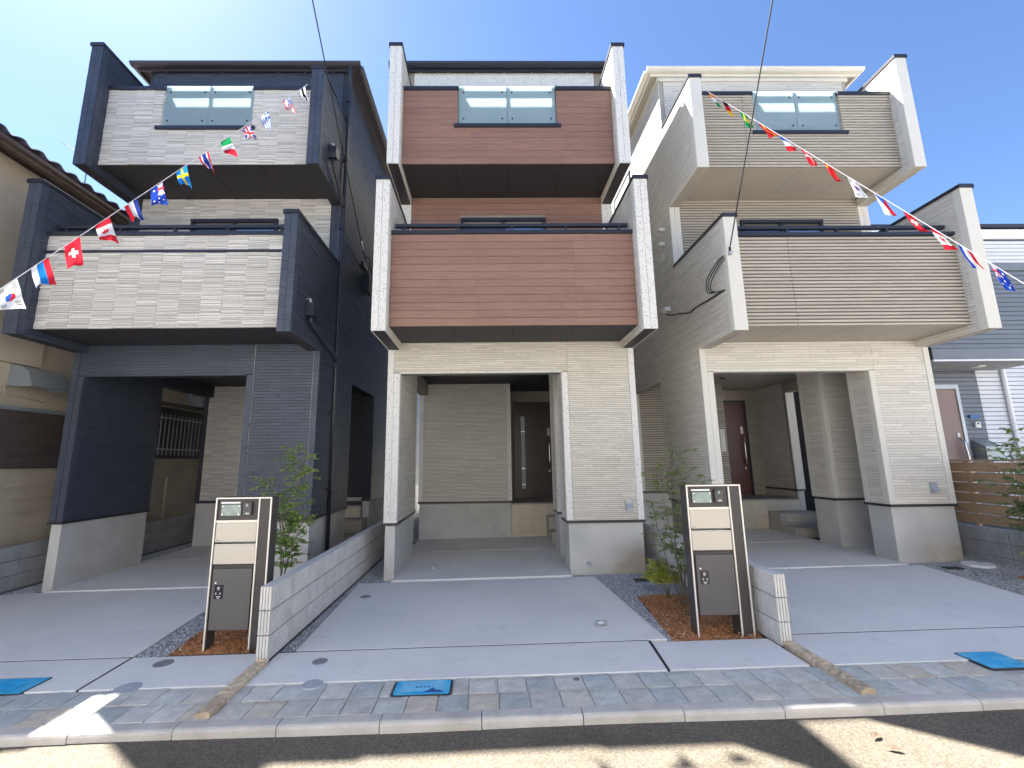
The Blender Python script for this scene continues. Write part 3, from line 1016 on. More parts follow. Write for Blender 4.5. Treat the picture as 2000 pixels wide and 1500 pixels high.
    for k in range(5):
        xx = xa + .15 + (xb - xa - .3) * k / 4
        part('rail_post', 'dark_metal', R1, (xx - .018, xx + .018, YB1 + .07, YB1 + .105, 4.785, 4.886))
    part('coping', 'dark_metal', P2, (xa - .004, nx0 + .012, YB2 - .022, YB2 + .17, 7.551, 7.61))
    part('coping', 'dark_metal', P2, (nx1 - .012, xb + .004, YB2 - .022, YB2 + .17, 7.551, 7.61))
    part('coping', 'dark_metal', P2, (nx0 - .06, nx1 + .06, YB2 - .03, YB2 + .16, nz - .052, nz + .004))
    R2 = part('rail', 'dark_metal', P2, (xa + .06, xb - .06, YB2 + .09, YB2 + .135, 7.655, 7.69))
    for xx in (xa + .2, nx0 - .12, nx1 + .12, xb - .2):
        part('rail_post', 'dark_metal', R2, (xx - .016, xx + .016, YB2 + .095, YB2 + .13, 7.61, 7.656))
    gm = (nx0 + nx1) / 2
    for a, c in ((nx0 + .015, gm - .006), (gm + .006, nx1 - .015)):
        G = part('glass_panel', 'frosted_glass', P2, (a, c, YB2 + .024, YB2 + .033, nz + .01, 7.650))
        for bx_ in (a + .075, c - .075):
            for bz in (nz + .13, 7.53):
                b = MB()
                b.tube([(bx_, YB2 + .014, bz), (bx_, YB2 + .0238, bz)], .013, 12)
                b.build('bolt', 'dark_metal', G)
    for bx in ((nx0 + .002, nx0 + .07), (nx1 - .07, nx1 - .002), (gm - .022, gm + .022)):
        part('glass_frame', 'galv', P2, (bx[0], bx[1], YB2 + .040, YB2 + .06, nz + .004, 7.65))
    # sliding window behind the lower balcony
    wf = part('window', 'dark_metal', H, (win[0], win[0] + .05, Y2 - .03, Y2 + .05, 3.52, 5.76), (win[1] - .05, win[1], Y2 - .03, Y2 + .05, 3.52, 5.76), (win[0], win[1], Y2 - .04, Y2 + .049, 5.761, 5.82), ((win[0] + win[1]) / 2 - .03, (win[0] + win[1]) / 2 + .03, Y2 - .02, Y2 + .04, 3.52, 5.76))
    wm = (win[0] + win[1]) / 2
    part('pane', 'window_glass', wf, (win[0] + .05, wm - .03, Y2 + .0, Y2 + .012, 3.52, 5.70))
    part('pane', 'curtain_blue', wf, (wm + .03, win[1] - .05, Y2 + .004, Y2 + .0125, 3.52, 5.66))
    for xx in (x0 + .72, x1 - .62):
        part('drying_pole_bracket', 'dark_metal', wall, (xx - .018, xx + .018, Y2 - .55, Y2 + .0, 5.10, 5.135), (xx - .02, xx + .02, Y2 - .54, Y2 - .50, 5.135, 5.20))
    # --- roof
    e = .16
    ye = 7.05 + dy
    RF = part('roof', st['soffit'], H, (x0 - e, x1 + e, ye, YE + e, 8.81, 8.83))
    part('fascia', st['fascia'], RF, (x0 - e, x1 + e, ye - .016, ye - .0005, 8.765, 8.90), (x0 - e - .015, x0 - e - .0005, ye - .016, YE + e, 8.765, 8.90), (x1 + e + .0005, x1 + e + .015, ye - .016, YE + e, 8.765, 8.90))
    gp = [(-.105, .06), (-.11, .045), (-.10, .015), (-.07, -.005), (-.02, -.01), (0, 0), (0, .05), (-.01, .05), (-.015, .01), (-.07, .012), (-.092, .03), (-.095, .06)]
    b = MB()
    b.prism_x([(ye - .017 + y, 8.825 + z) for y, z in gp], x0 - e - .1, x1 + e + .1)
    b.build('gutter', st['fascia'], RF)
    for sg, xx in ((-1, x0 - e - .016), (1, x1 + e + .016)):
        b = MB()
        b.prism_y([(xx - sg * y, 8.825 + z) for y, z in gp], ye - .016, YE + e)
        b.build('gutter', st['fascia'], RF)
    b = MB()
    r0 = [(x0 - e - .02, ye - .03, 8.901), (x1 + e + .02, ye - .03, 8.901), (x1 + e + .02, YE + e, 8.901), (x0 - e - .02, YE + e, 8.901)]
    xm = (x0 + x1) / 2
    t0, t1 = (xm, ye + 2.1, 9.46), (xm, YE - 1.9, 9.46)
    b.quad(*r0[::-1]); b.tri(r0[0], r0[1], t0); b.quad(r0[1], r0[2], t1, t0); b.tri(r0[2], r0[3], t1); b.quad(r0[3], r0[0], t0, t1)
    b.build('roof_slope', roofmat, RF)
    for k in range(7):
        xx = x0 + .3 + (x1 - x0 - .6) * k / 6
        part('gutter_bracket', 'galv' if kind != 'cream' else 'white_fascia', RF, (xx - .012, xx + .012, ye + .02, ye + .09, 8.802, 8.809))
    if kind == 'cream':
        part('frieze', 'white_fascia', wall, (x0 - .01, x1 + .01, Y2 - .03, Y2 + .0, 8.70, 8.809))
        part('frieze', 'white_fascia', wall, (x0 - .03, x0 - .0, Y2 - .03, YE, 8.70, 8.809))
    # --- visible flank
    if kind == 'navy':
        sg, xx, fy = 1, x1, None
    elif kind == 'cream':
        sg, xx = -1, x0
    else:
        for sg, xx in ((-1, x0), (1, x1)):
            siding(st, wall, 'x', xx - sg * .012, sg, [(Y2 + .012, YE, 3.305, 8.80)], 31)
            siding(st, low, 'x', xx - sg * .012, sg, [(YF + .01, YG, z0, 3.30), (YR + .1, YE, zb + .056, 3.30), (YG, YR + .1, 3.07, 3.30)], 32)
        return H
    siding(st, wall, 'x', xx - sg * .012, sg, [(Y2 + .012, YE, 3.305, 8.80)], 31)
    siding(st, low, 'x', xx - sg * .012, sg, [(YF + .01, YG, z0, 3.30), (YR + .1, YE, zb + .056, 3.30), (YG, YR + .1, 3.07, 3.30)], 32)
    if kind == 'cream':
        trim_board(low, tm, xx - .003, xx + .012, YG - .09, YG, z0, 3.07)
        for yy in (YF + .09, Y2 + .9, Y2 + 3.0):
            part('joint_cover', tm, wall, (xx - .003, xx + .012, yy, yy + .012, 3.31 if yy > Y2 else z0, 8.75 if yy > Y2 else 3.30))
        wn = part('window', 'dark_metal', H, (xx - .03, xx + .02, 9.0, 9.05, 6.3, 8.15), (xx - .03, xx + .02, 10.2, 10.25, 6.3, 8.15), (xx - .03, xx + .02, 9.05, 10.2, 6.3, 6.35), (xx - .03, xx + .02, 9.05, 10.2, 8.10, 8.15))
        part('pane', 'lid_pale', wn, (xx - .018, xx + .004, 9.05, 10.2, 6.35, 8.10))
        wn = part('window', 'dark_metal', H, (xx - .03, xx + .02, 10.9, 10.95, 5.3, 8.15), (xx - .03, xx + .02, 11.6, 11.65, 5.3, 8.15), (xx - .03, xx + .02, 10.95, 11.6, 5.3, 5.35), (xx - .03, xx + .02, 10.95, 11.6, 8.10, 8.15))
        part('pane', 'lid_pale', wn, (xx - .018, xx + .004, 10.95, 11.6, 5.35, 8.10))
    return H
HL = make_house('navy', 'town_house', -6.225, -2.55, 0, .80, (5.45, 4.985, 8.20, 7.78), (-5.16, -3.72, 6.88), 'three storey house with dark navy siding and pale strip tile balconies', (-5.14, -3.65), 'dark_trim')
HM = make_house('brown', 'town_house', -1.515, 2.23, 0, .715, (5.485, 5.485, 8.21, 8.21), (-.445, 1.145, 6.915), 'three storey house with brown wood look balconies between white speckled wings', (-.455, 1.04), 'dark_metal')
HR = make_house('cream', 'town_house', 3.30, 6.93, .1, .865, (4.965, 5.40, 7.73, 8.11), (4.425, 5.88, 6.87), 'three storey cream house with beige ribbed balconies', (4.56, 6.05), 'white_fascia')

for xx, za in ((-3.53, .845), (-2.645, .845)):
    part('sealant_joint', 'block_grey', HL, (xx, xx + .006, 6.4965, 6.51, za, 3.39))
# fittings on the navy house: rain pipe with hoppers, cable anchor
X = -2.55
b = MB()
b.tube([(X + .1, 6.9, 8.74), (X + .055, 7.02, 8.58), (X + .055, 7.04, 8.45), (X + .055, 7.04, 3.5), (X + .055, 7.04, 3.2), (X + .055, 7.06, -.1)], .033, 10)
b.build('rain_pipe', 'dark_metal', HL)
for zz in (8.1, 6.9, 5.6, 4.3, 2.4, 1.2):
    part('pipe_clip', 'dark_metal', HL, (X + .0, X + .092, 7.0, 7.08, zz, zz + .03))
part('pipe_socket', 'dark_metal', HL, (X + .012, X + .098, 6.995, 7.085, 3.16, 3.28))
for (yy, zz, ye_, ze) in ((6.42, 6.55, 7.02, 6.0), (5.92, 3.70, 7.0, 3.24)):
    hp = MB()
    hp.prism_x([(yy - .075, zz + .12), (yy + .075, zz + .12), (yy + .075, zz), (yy + .045, zz - .06), (yy - .045, zz - .06), (yy - .075, zz)], X + .004, X + .13)
    o = hp.build('rain_hopper', 'dark_metal', HL)
    b = MB()
    b.tube([(X + .065, yy, zz - .05), (X + .065, yy + .01, zz - .14), (X + .06, ye_ - .03, ze + .06), (X + .056, ye_, ze)], .03, 10)
    b.build('drain_pipe', 'dark_metal', o)
    b = MB()
    b.tube([(X + .004, yy - .03, zz + .18), (X + .06, yy - .03, zz + .18), (X + .07, yy - .03, zz + .11)], .02, 8)
    b.build('outlet_spout', 'galv', o)
part('cable_box', 'dark_metal', HL, (X + .003, X + .13, 8.50, 8.72, 5.05, 5.45))
part('cable_bracket', 'dark_metal', HL, (X + .003, X + .05, 8.35, 8.95, 5.56, 5.62))
# sockets on the front piers
for Hh, xx, yy, zz in ((HM, 2.02, 6.49, .95), (HR, 6.62, 6.59, 1.13)):
    o = part('socket_cover', 'galv', Hh, (xx - .055, xx + .055, yy - .012, yy + .006, zz - .085, zz + .085))
    b = MB()
    b.prism_x([(yy - .013, zz + .03), (yy - .05, zz - .03), (yy - .05, zz - .045), (yy - .013, zz - .05)], xx - .045, xx + .045)
    b.build('rain_hood', 'galv', o)
# fittings on the flank of the cream house: vent hoods, round vent, cable cap
X = 3.30
def vent_hood(parent, y, z, r, m='speck_cream'):
    b = MB()
    n = 10
    top = []
    for k in range(n + 1):
        a = math.pi * k / n
        top.append((y - r * math.cos(a), z + r * math.sin(a)))
    prof = top + [(y + r, z - r * .5), (y - r, z - r * .5)]
    for (ya, za), (yb_, zb_) in zip(top, top[1:]):
        b.quad((X - .005, ya, za), (X - .005, yb_, zb_), (X - .11, yb_, zb_ - .015), (X - .11, ya, za - .015))
    b.f.append(tuple(range(len(b.v), len(b.v) + len(top))))
    b.v += [(X - .11, q[0], q[1] - .015) for q in top]
    b.quad((X - .005, y - r, z - r * .5), (X - .005, y - r, z), (X - .11, y - r, z - .015), (X - .09, y - r, z - r * .5))
    b.quad((X - .005, y + r, z - r * .5), (X - .005, y + r, z), (X - .11, y + r, z - .015), (X - .09, y + r, z - r * .5))
    return b.build('vent_hood', m, parent)
vent_hood(HR, 7.52, 5.80, .075)
vent_hood(HR, 7.56, 5.53, .075)
b = MB()
b.tube([(X - .005, 7.60, 5.30), (X - .035, 7.60, 5.30)], .085, 20)
b.build('round_vent', 'white_fascia', HR)
vent_hood(HR, 7.55, 4.27, .07, 'white_plastic')
for yy in (6.6,):
    part('cable_hook', 'galv', HR, (3.32, 3.36, 5.54, 5.58, 4.36, 4.40))

# ------------------------------------------------------------------ block walls
def ribbed_block(L_, h, w_, name, m, ribs=True):
    """one wall block along +y: vertical ribs on both long faces and on the near end"""
    me = bpy.data.meshes.new(name)
    pts = []
    n = 12 if ribs else 1
    g_, dp = .006, .010
    out = []
    # plan outline, counter-clockwise from (-w/2, 0)
    def side(xa, ya, xb, yb, nx_, ny_, k):
        for i in range(k):
            for f, d in ((i / k, 0), ((i + .70) / k, 0), ((i + .74) / k, dp), ((i + .96) / k, dp)):
                out.append((xa + (xb - xa) * f - nx_ * d, ya + (yb - ya) * f - ny_ * d))
    if ribs:
        side(-w_ / 2, 0, w_ / 2, 0, 0, -1, 4)
        side(w_ / 2, 0, w_ / 2, L_, 1, 0, n)
        out.append((w_ / 2, L_)); out.append((-w_ / 2, L_))
        side(-w_ / 2, L_, -w_ / 2, 0, -1, 0, n)
    else:
        out = [(-w_ / 2, 0), (w_ / 2, 0), (w_ / 2, L_), (-w_ / 2, L_)]
    k = len(out)
    v = [(x, y, 0) for x, y in out] + [(x, y, h) for x, y in out]
    f = [tuple(reversed(range(k))), tuple(range(k, 2 * k))] + [(i, (i + 1) % k, k + (i + 1) % k, k + i) for i in range(k)]
    me.from_pydata(v, [], f)
    me.materials.append(MATS[m])
    return me
BLK = ribbed_block(.392, .186, .10, 'block', 'block')
BLKG = ribbed_block(.392, .186, .12, 'block', 'block_grey', False)
BLKR = ribbed_block(.392, .186, .12, 'block', 'block_grey', True)
def block_wall(name, x, ya, yb, top, courses, me, label, mortar='mortar', wdt=.1, group=None, cross=False):
    """cross: the wall runs along x from ya to yb at depth x"""
    w0 = empty(name, (x, ya, gz(x)) if not cross else (ya, x, gz(ya)), label, 'block wall', group)
    z0 = top - courses * .196
    n = int((yb - ya) / .398)
    core = MB()
    if cross:
        core.box(ya + .02, ya + n * .398 - .02, x - wdt / 2 + .008, x + wdt / 2 - .008, min(z0, -.1) - .1, top - .004)
    else:
        core.box(x - wdt / 2 + .015, x + wdt / 2 - .015, ya + .015, ya + n * .398 - .01, min(z0, -.1) - .1, top - .03)
    core.build('mortar', mortar, w0)
    r = w0.location
    for c in range(courses):
        for i in range(n):
            o = bpy.data.objects.new('block', me)
            col.objects.link(o)
            o.parent = w0
            o.matrix_parent_inverse = Matrix()
            if cross:
                o.location = (i * .398 + .392, 0, z0 + c * .196 + .005 - r.z)
                o.rotation_euler = (0, 0, math.pi / 2)
            else:
                o.location = (0, i * .398 + .002, z0 + c * .196 + .005 - r.z)
    return w0
block_wall('block_wall', -1.91, 4.0, 9.2, .572, 3, BLK, 'low pale ribbed block wall between navy house and middle driveway')
block_wall('block_wall', 2.52, 4.0, 9.2, .605, 3, BLK, 'low pale ribbed block wall right of the right letterbox post')
block_wall('block_wall', -6.70, 4.6, 11.0, .515, 3, BLKG, 'low smooth grey block wall against the beige stucco house', wdt=.12)
block_wall('block_wall', 7.32, 4.3, 9.2, .56, 3, BLKR, 'low grey ribbed block wall carrying the wooden fence', wdt=.12)
sb_ = empty('ribbed_block', (2.36, 6.44, gz(2.36)), 'single low ribbed grey block in gravel beside the middle house', 'block')
o = bpy.data.objects.new('block', ribbed_block(.22, .17, .08, 'block', 'block_grey'))
col.objects.link(o); o.parent = sb_; o.location = (.11, 0, -.005); o.rotation_euler = (0, 0, math.pi / 2)
o = bpy.data.objects.new('cap', o.data); col.objects.link(o); o.parent = sb_; o.location = (.11, 0, .168); o.rotation_euler = (0, 0, math.pi / 2); o.scale = (1.04, 1.0, .12)
# rough stone edging in front of the two ribbed walls
for x, label in ((-1.89, 'tan rough stone edging strip ahead of the left ribbed wall'), (2.53, 'tan rough stone edging strip ahead of the right ribbed wall')):
    e0 = empty('stone_edging', (x, 3.2, gz(x)), label, 'edging')
    y = 3.20
    k = 0
    while y < 3.97:
        ln = min(rnd.uniform(.11, .2), 3.985 - y)
        b = MB()
        n, mq = 5, 4
        for top in (0, 1):
            for j in range(n + 1):
                for i in range(mq + 1):
                    jj = 0 if not top else rnd.uniform(-.006, .006)
                    b.v.append((x - .052 + .104 * i / mq + jj * .5, y + .003 + (ln - .006) * j / n + jj * .5, gz(x) + (-.05 if not top else .035 + rnd.uniform(-.007, .007) - (.01 if i in (0, mq) else 0))))
        N = (n + 1) * (mq + 1)
        for j in range(n):
            for i in range(mq):
                q = j * (mq + 1) + i
                b.f.append((N + q, N + q + 1, N + q + mq + 2, N + q + mq + 1))
        ring = [i for i in range(mq + 1)] + [j * (mq + 1) + mq for j in range(1, n + 1)] + [n * (mq + 1) + i for i in reversed(range(mq))] + [j * (mq + 1) for j in reversed(range(1, n))]
        for i in range(len(ring)):
            a, c = ring[i], ring[(i + 1) % len(ring)]
            b.f.append((a, c, N + c, N + a))
        b.build('stone', 'edging', e0)
        y += ln
        k += 1

# ------------------------------------------------------------------ letterbox posts
def letterbox(x, y, label):
    z = gz(x) - .03
    P = empty('letterbox_post', (x, y, z), label, 'letterbox', 'letterbox posts at the driveways')
    def p(name, m, par, x0, x1, y0, y1, z0, z1, bv=0):
        o = part(name, m, par, (x + x0, x + x1, y + y0, y + y1, z + z0, z + z1))
        if bv: bevel(o, bv, 2)
        return o
    W, D, T = .52, .13, 1.36
    p('side_board', 'post_dark', P, .0, .018, .004, D, -.06, T - .012)
    p('edge_strip', 'edge_light', P, .0, .012, -.008, .0035, -.06, T)
    p('side_board', 'post_dark', P, .397, .413, .004, D, -.06, T - .012)
    p('edge_strip', 'edge_light', P, .400, .412, -.008, .0035, -.06, T - .0125)
    p('front_board', 'post_dark', P, .4135, .507, .0, .022, -.06, T - .0125)
    p('side_board', 'post_dark', P, .490, .507, .023, D, -.06, T - .0125)
    p('edge_strip', 'edge_light', P, .508, .52, -.008, .0035, -.06, T)
    p('side_board', 'post_dark', P, .5075, .5195, .004, D, -.06, T - .0125)
    p('top_edge', 'edge_light', P, .0125, .5075, -.008, .0035, T - .012, T)
    p('top_board', 'post_dark', P, .0, .52, .004, D, T - .012, T - .0005)
    # name panel with glass plate and intercom
    N = p('name_panel', 'post_dark', P, .0185, .3965, .01, .03, 1.155, T - .0125)
    p('name_lamp', 'print_white', N, .05, .225, -.006, .0095, 1.305, 1.32)
    G = p('name_plate', 'name_glass', N, .055, .235, -.004, .006, 1.195, 1.295)
    for bx in (.068, .222):
        for bz in (1.208, 1.282):
            b = MB()
            b.tube([(x + bx, y - .010, z + bz), (x + bx, y - .0042, z + bz)], .006, 10)
            b.build('stud', 'steel', G)
    I = p('intercom', 'screen_dark', N, .265, .34, -.020, .0095, 1.195, 1.32, .004)
    b = MB()
    b.tube([(x + .302, y - .026, z + 1.29), (x + .302, y - .0205, z + 1.29)], .014, 16)
    b.build('lens', 'name_glass', I)
    p('call_button', 'galv', I, .288, .325, -.024, -.0205, 1.208, 1.222)
    p('rail_bar', 'edge_light', P, .0125, .3995, -.004, .03, 1.138, 1.153)
    # two letter slots
    for k, (za, zb_) in enumerate(((.960, 1.128), (.765, .932))):
        B = p('letter_box', 'champagne', P, .020, .394, -.002, D - .01, za, zb_, .003)
        p('flap_gap', 'screen_dark', B, .022, .392, .004, .05, za - .008, za - .0005)
        if k == 0:
            p('maker_mark', 'box_dark', B, .032, .062, -.0032, -.0021, za + .012, za + .017)
        p('slot_frame', 'edge_light', P, .0185, .396, .002, .03, zb_ + .002, zb_ + .008)
    # parcel locker
    C_ = p('parcel_box', 'post_dark', P, .022, .392, .012, D, .225, .752)
    Dr = p('parcel_door', 'box_dark', C_, .034, .388, -.012, .0115, .205, .728, .004)
    LP = p('lock_panel', 'screen_dark', Dr, .062, .142, -.016, -.0125, .470, .588)
    for i, (a, bb, c, d) in enumerate(((.088, .112, .566, .571), (.088, .112, .556, .560), (.090, .110, .546, .549), (.085, .122, .487, .492), (.094, .108, .474, .480))):
        p('print_mark', 'print_white', LP, a, bb, -.0172, -.0161, c, d)
    for a in (.083, .120):
        b = MB()
        b.tube([(x + a, y - .021, z + .515), (x + a, y - .0161, z + .515)], .012, 14)
        b.build('dial', 'box_dark', LP)
        p('dial_mark', 'print_white', LP, a - .0025, a + .0025, -.0222, -.0212, .511, .525)
    b = MB()
    b.tube([(x + .068, y - .015, z + .607), (x + .068, y - .0122, z + .607)], .008, 12)
    b.build('indicator', 'print_white', Dr)
    return P
letterbox(-2.565, 4.27, 'dark letterbox post with two beige slots beside the navy house driveway')
letterbox(1.872, 4.25, 'dark letterbox post with two beige slots beside the ribbed wall on the right')

# ------------------------------------------------------------------ covers set into the paving
for i, (x0, x1, y0, y1) in enumerate(BLUE):
    lab = ('bright blue water meter cover in the tiles before the middle house', 'bright blue water meter cover before the cream house', 'bright blue water meter cover at the left edge of the photo')[i]
    xc = (x0 + x1) / 2
    T = empty('meter_cover', (xc, (y0 + y1) / 2, gz(xc)), lab, 'meter cover', 'blue water meter covers')
    def rr(a0, a1, b0, b1, r):
        pts = []
        for cx_, cy_, s0 in ((a1 - r, b1 - r, 0), (a0 + r, b1 - r, 90), (a0 + r, b0 + r, 180), (a1 - r, b0 + r, 270)):
            pts += [(cx_ + r * math.cos(R_(s0 + q)), cy_ + r * math.sin(R_(s0 + q))) for q in (0, 30, 60, 90)]
        return pts
    MB().prism(rr(x0, x1, y0, y1, .02), -.05, .003, S).build('frame', 'black_iron', T)
    L_ = MB().prism(rr(x0 + .012, x1 - .012, y0 + .012, y1 - .012, .015), -.02, .0065, S).build('lid', 'blue_lid', T)
    if i == 0:
        wv = MB()
        for q in range(9):
            yy = y0 + .045 + q * .017
            pts = []
            for k in range(49):
                u = k / 48
                xx = x0 + .06 + (x1 - x0 - .12) * u
                pts.append((xx, yy + .008 * abs(math.sin(u * 13 * math.pi)) , gz(xx) + .0068))
            for a, c in zip(pts, pts[1:]):
                wv.quad((a[0], a[1], a[2]), (c[0], c[1], c[2]), (c[0], c[1] + .0035, c[2] + .0012), (a[0], a[1] + .0035, a[2] + .0012))
        wv.build('relief', 'blue_relief', L_)
        mt = MB()
        mt.prism([(x0 + .22, y0 + .028), (x0 + .37, y0 + .028), (x0 + .33, y0 + .06), (x0 + .315, y0 + .05), (x0 + .285, y0 + .095), (x0 + .262, y0 + .06)], .006, .0092, S)
        mt.build('relief', 'blue_deep', L_)
        part('relief', 'blue_deep', L_, *[(xc - .05 + k * .028, xc - .032 + k * .028, y0 + .10, y0 + .112, gz(xc) + .006, gz(xc) + .0095) for k in range(4)], kind='stuff')
    else:
        wv = MB()
        for k in range(10):
            xx = x0 + .05 + k * (x1 - x0 - .1) / 9
            wv.box(xx - .002, xx + .002, y0 + .03, y1 - .03, .006, .0078, S)
        wv.build('relief', 'blue_lid', L_, kind='stuff')
LIDS = [(-2.75, 4.05, .075, 'lid_grey', 'round grey drain lid in concrete before the left letterbox post'),
        (-1.42, 3.985, .062, 'lid_grey', 'round grey drain lid in concrete before the middle driveway'),
        (-1.535, 5.755, .062, 'lid_grey', 'round grey drain lid in middle driveway near the ribbed wall'),
        (-1.33, 3.60, .075, 'lid_pale', 'faint round pale cover half over the tiles left of centre'),
        (-2.72, 3.64, .09, 'lid_pale', 'faint round pale cover half over the tiles at the left'),
        (.63, 3.545, .024, 'lid_grey', 'tiny round plug in a tile near the centre of the pavement')]
for x, y, r, m, lab in LIDS:
    T = empty('drain_lid', (x, y, gz(x)), lab, 'drain lid', 'round drain lids')
    MB().disc((x, y, gz(x) - .01), r, .0125).build('rim', m, T)
    MB().disc((x, y, gz(x)), r * .93, .0045).build('lid', m, T)
    b = MB()
    if r > .03:
        for q in (.35, .62, .84) if m == 'lid_pale' else (.8,):
            for k in range(32):
                a, c = 2 * math.pi * k / 32, 2 * math.pi * (k + 1) / 32
                P_ = lambda t_, rr_: (x + rr_ * math.cos(t_), y + rr_ * math.sin(t_), gz(x + rr_ * math.cos(t_)) + .0062)
                b.quad(P_(a, r * q - .003), P_(a, r * q), P_(c, r * q), P_(c, r * q - .003))
        b.build('ring', 'block_grey', T)
for x, y, w_, d, lab in ((2.0, 6.13, .17, .13, 'small black square grating in gravel beside the middle house'), (6.35, 6.26, .20, .14, 'small black square grating in gravel beside the cream house')):
    T = empty('grating', (x, y, gz(x)), lab, 'grating', 'small black gratings')
    part('frame', 'black_iron', T, (x - w_ / 2, x + w_ / 2, y - d / 2, y + d / 2, gz(x) - .04, gz(x) + .002))
    part('bar', 'black_iron', T, *[(x - w_ / 2 + .012, x + w_ / 2 - .012, y - d / 2 + .012 + k * .02, y - d / 2 + .022 + k * .02, gz(x) + .0015, gz(x) + .009) for k in range(5)], kind='stuff')
tag(bevel(MB().disc((1.99, 5.76, gz(1.99) - .01), .085, .014, ry=.07).build('drain_lid', 'lid_grey', loc=(1.99, 5.76, gz(1.99))), .002, 1), 'round grey lid lying in gravel behind the red soil bed', 'drain lid')
T = empty('round_cover', (6.80, 6.34, gz(6.8)), 'white round plastic cover lying on gravel beside the cream house', 'cover')
MB().disc((6.80, 6.34, gz(6.8) - .005), .17, .03).build('disc', 'white_plastic', T)
MB().disc((6.87, 6.38, gz(6.87) + .0255), .03, .004).build('knob', 'galv', T)
# metal stubs left standing in the concrete of the middle driveway
for x, y, r, lab in ((-.87, 7.03, .024, 'short steel stub on the carport floor near the left pier'), (1.08, 4.56, .024, 'short steel stub in the middle driveway near the red soil'), (1.40, 6.47, .030, 'short steel pipe poking from the footing of the wide pier')):
    b = MB()
    if y == 6.47:
        b.tube([(x, 6.53, .16), (x, 6.46, .155)], r, 14)
    else:
        b.tube([(x - .05, y, gz(x) + r + .006), (x + .04, y, gz(x) + r + .006)], r, 14)
    o = b.build('steel_stub', 'galv', loc=(x, y, gz(x)))
    tag(o, lab, 'pipe stub', 'steel stubs')
for k, (x, y, a, lab) in enumerate(((2.26, 2.86, .5, 'brown dry leaf on the sunlit road, larger one'), (2.26, 2.74, -.4, 'brown dry leaf on the sunlit road, lower thinner one'))):
    b = MB()
    zz = gz(x) - .05
    c, s_ = math.cos(a), math.sin(a)
    pr = [(-.045, 0, 0), (-.02, .013, .008), (.01, .016, .011), (.042, 0, .004), (.01, -.014, .008), (-.02, -.012, .006)]
    pts = [(x + u * c - v * s_, y + u * s_ + v * c, zz + h) for u, v, h in pr]
    b.quad(pts[0], pts[1], pts[2], pts[5]); b.quad(pts[5], pts[2], pts[3], pts[4])
    b.build('dry_leaf', 'dry_leaf', loc=(x, y, zz), label=lab, cat='leaf')

# ------------------------------------------------------------------ neighbour on the left: old stucco house
NL = empty('stucco_house', (-8.6, 9, -.1), 'old beige stucco house with tiled roof at the left edge', 'house')
X = -7.1
part('wall', 'stucco', NL, (-10.5, X, 3.8, 16, 2.9, 6.15))
part('wall', 'stucco_low', NL, (-10.5, X - .002, 3.8, 16, .68, 2.9))
part('wall_panel', 'stucco', NL, (X, X + .07, 3.8, 6.82, 3.13, 6.1))
part('foundation', 'stucco_low', NL, (-10.5, X + .03, 3.8, 16, -.3, .70))
part('belt', 'hood_metal', NL, (X, X + .05, 3.8, 7.6, 2.44, 2.50))
for k in range(5):
    za = 1.58 + k * .172
    part('clapboard', 'brown_sheet', NL, (X, X + .028 - .002 * (k % 2), 3.8, 9.2, za, za + .170))
for zz in (1.30, 1.12, .92):
    part('ledge', 'stucco_low', NL, (X, X + .012, 3.8, 8.6, zz, zz + .018))
def range_hood(y0, y1, z0, z1, dep):
    h = MB()
    pr = [(X, z1), (X + dep * .45, z1 - .01), (X + dep * .8, z1 - (z1 - z0) * .3), (X + dep, z0 + .03), (X + dep, z0)]
    for (xa, za), (xb, zb_) in zip(pr, pr[1:]):
        h.quad((xa, y0, za), (xb, y0, zb_), (xb, y1, zb_), (xa, y1, za))
    for yy, o_ in ((y0, 1), (y1, -1)):
        n = len(h.v)
        h.v += [(a, yy, c) for a, c in pr] + [(X, yy, z0)]
        h.f.append(tuple(n + i for i in range(6)))
    o = h.build('range_hood', 'hood_metal', NL)
    md = o.modifiers.new('solid', 'SOLIDIFY'); md.thickness = .006
    part('fan_recess', 'screen_dark', o, (X, X + dep * .5, y0 + .03, y1 - .03, z0 + .06, z0 + .08))
    return o
range_hood(6.45, 7.05, 2.78, 3.10, .36)
range_hood(10.35, 10.9, 2.95, 3.30, .34)
b = MB(); b.tube([(X + .02, 4.0, 2.72), (X + .02, 6.55, 2.66), (X + .02, 7.0, 2.62), (X + .02, 7.1, 2.72), (X + .02, 7.2, 2.84), (X + .02, 9.0, 2.82)], .012, 8); b.build('conduit', 'stucco_low', NL)
b = MB(); b.tube([(X + .02, 6.4, 2.8), (X + .02, 6.42, 2.62), (X + .02, 6.3, 2.52), (X + .02, 4.0, 2.52)], .012, 8); b.build('conduit', 'stucco_low', NL)
wn = part('window', 'black_iron', NL, (X - .02, X + .012, 9.2, 11.0, 1.75, 2.86))
part('window_hood', 'eave_wood', wn, (X, X + .22, 9.0, 11.2, 2.90, 2.945))
for k in range(14):
    yy = 9.42 + k * .125
    part('grille_bar', 'galv', wn, (X + .10, X + .118, yy, yy + .018, 1.82, 2.70))
for zz in (1.93, 2.60):
    part('grille_rail', 'galv', wn, (X + .119, X + .135, 9.35, 11.15, zz, zz + .03))
b = MB(); b.tube([(X + .06, 9.85, .1), (X + .06, 9.85, 1.35)], .022, 8); b.build('gas_pipe', 'stucco_low', NL)
b = MB(); b.tube([(X + .06, 9.3, .2), (X + .06, 9.3, .78), (X + .06, 10.4, .80)], .02, 8); b.build('gas_pipe', 'stucco_low', NL)
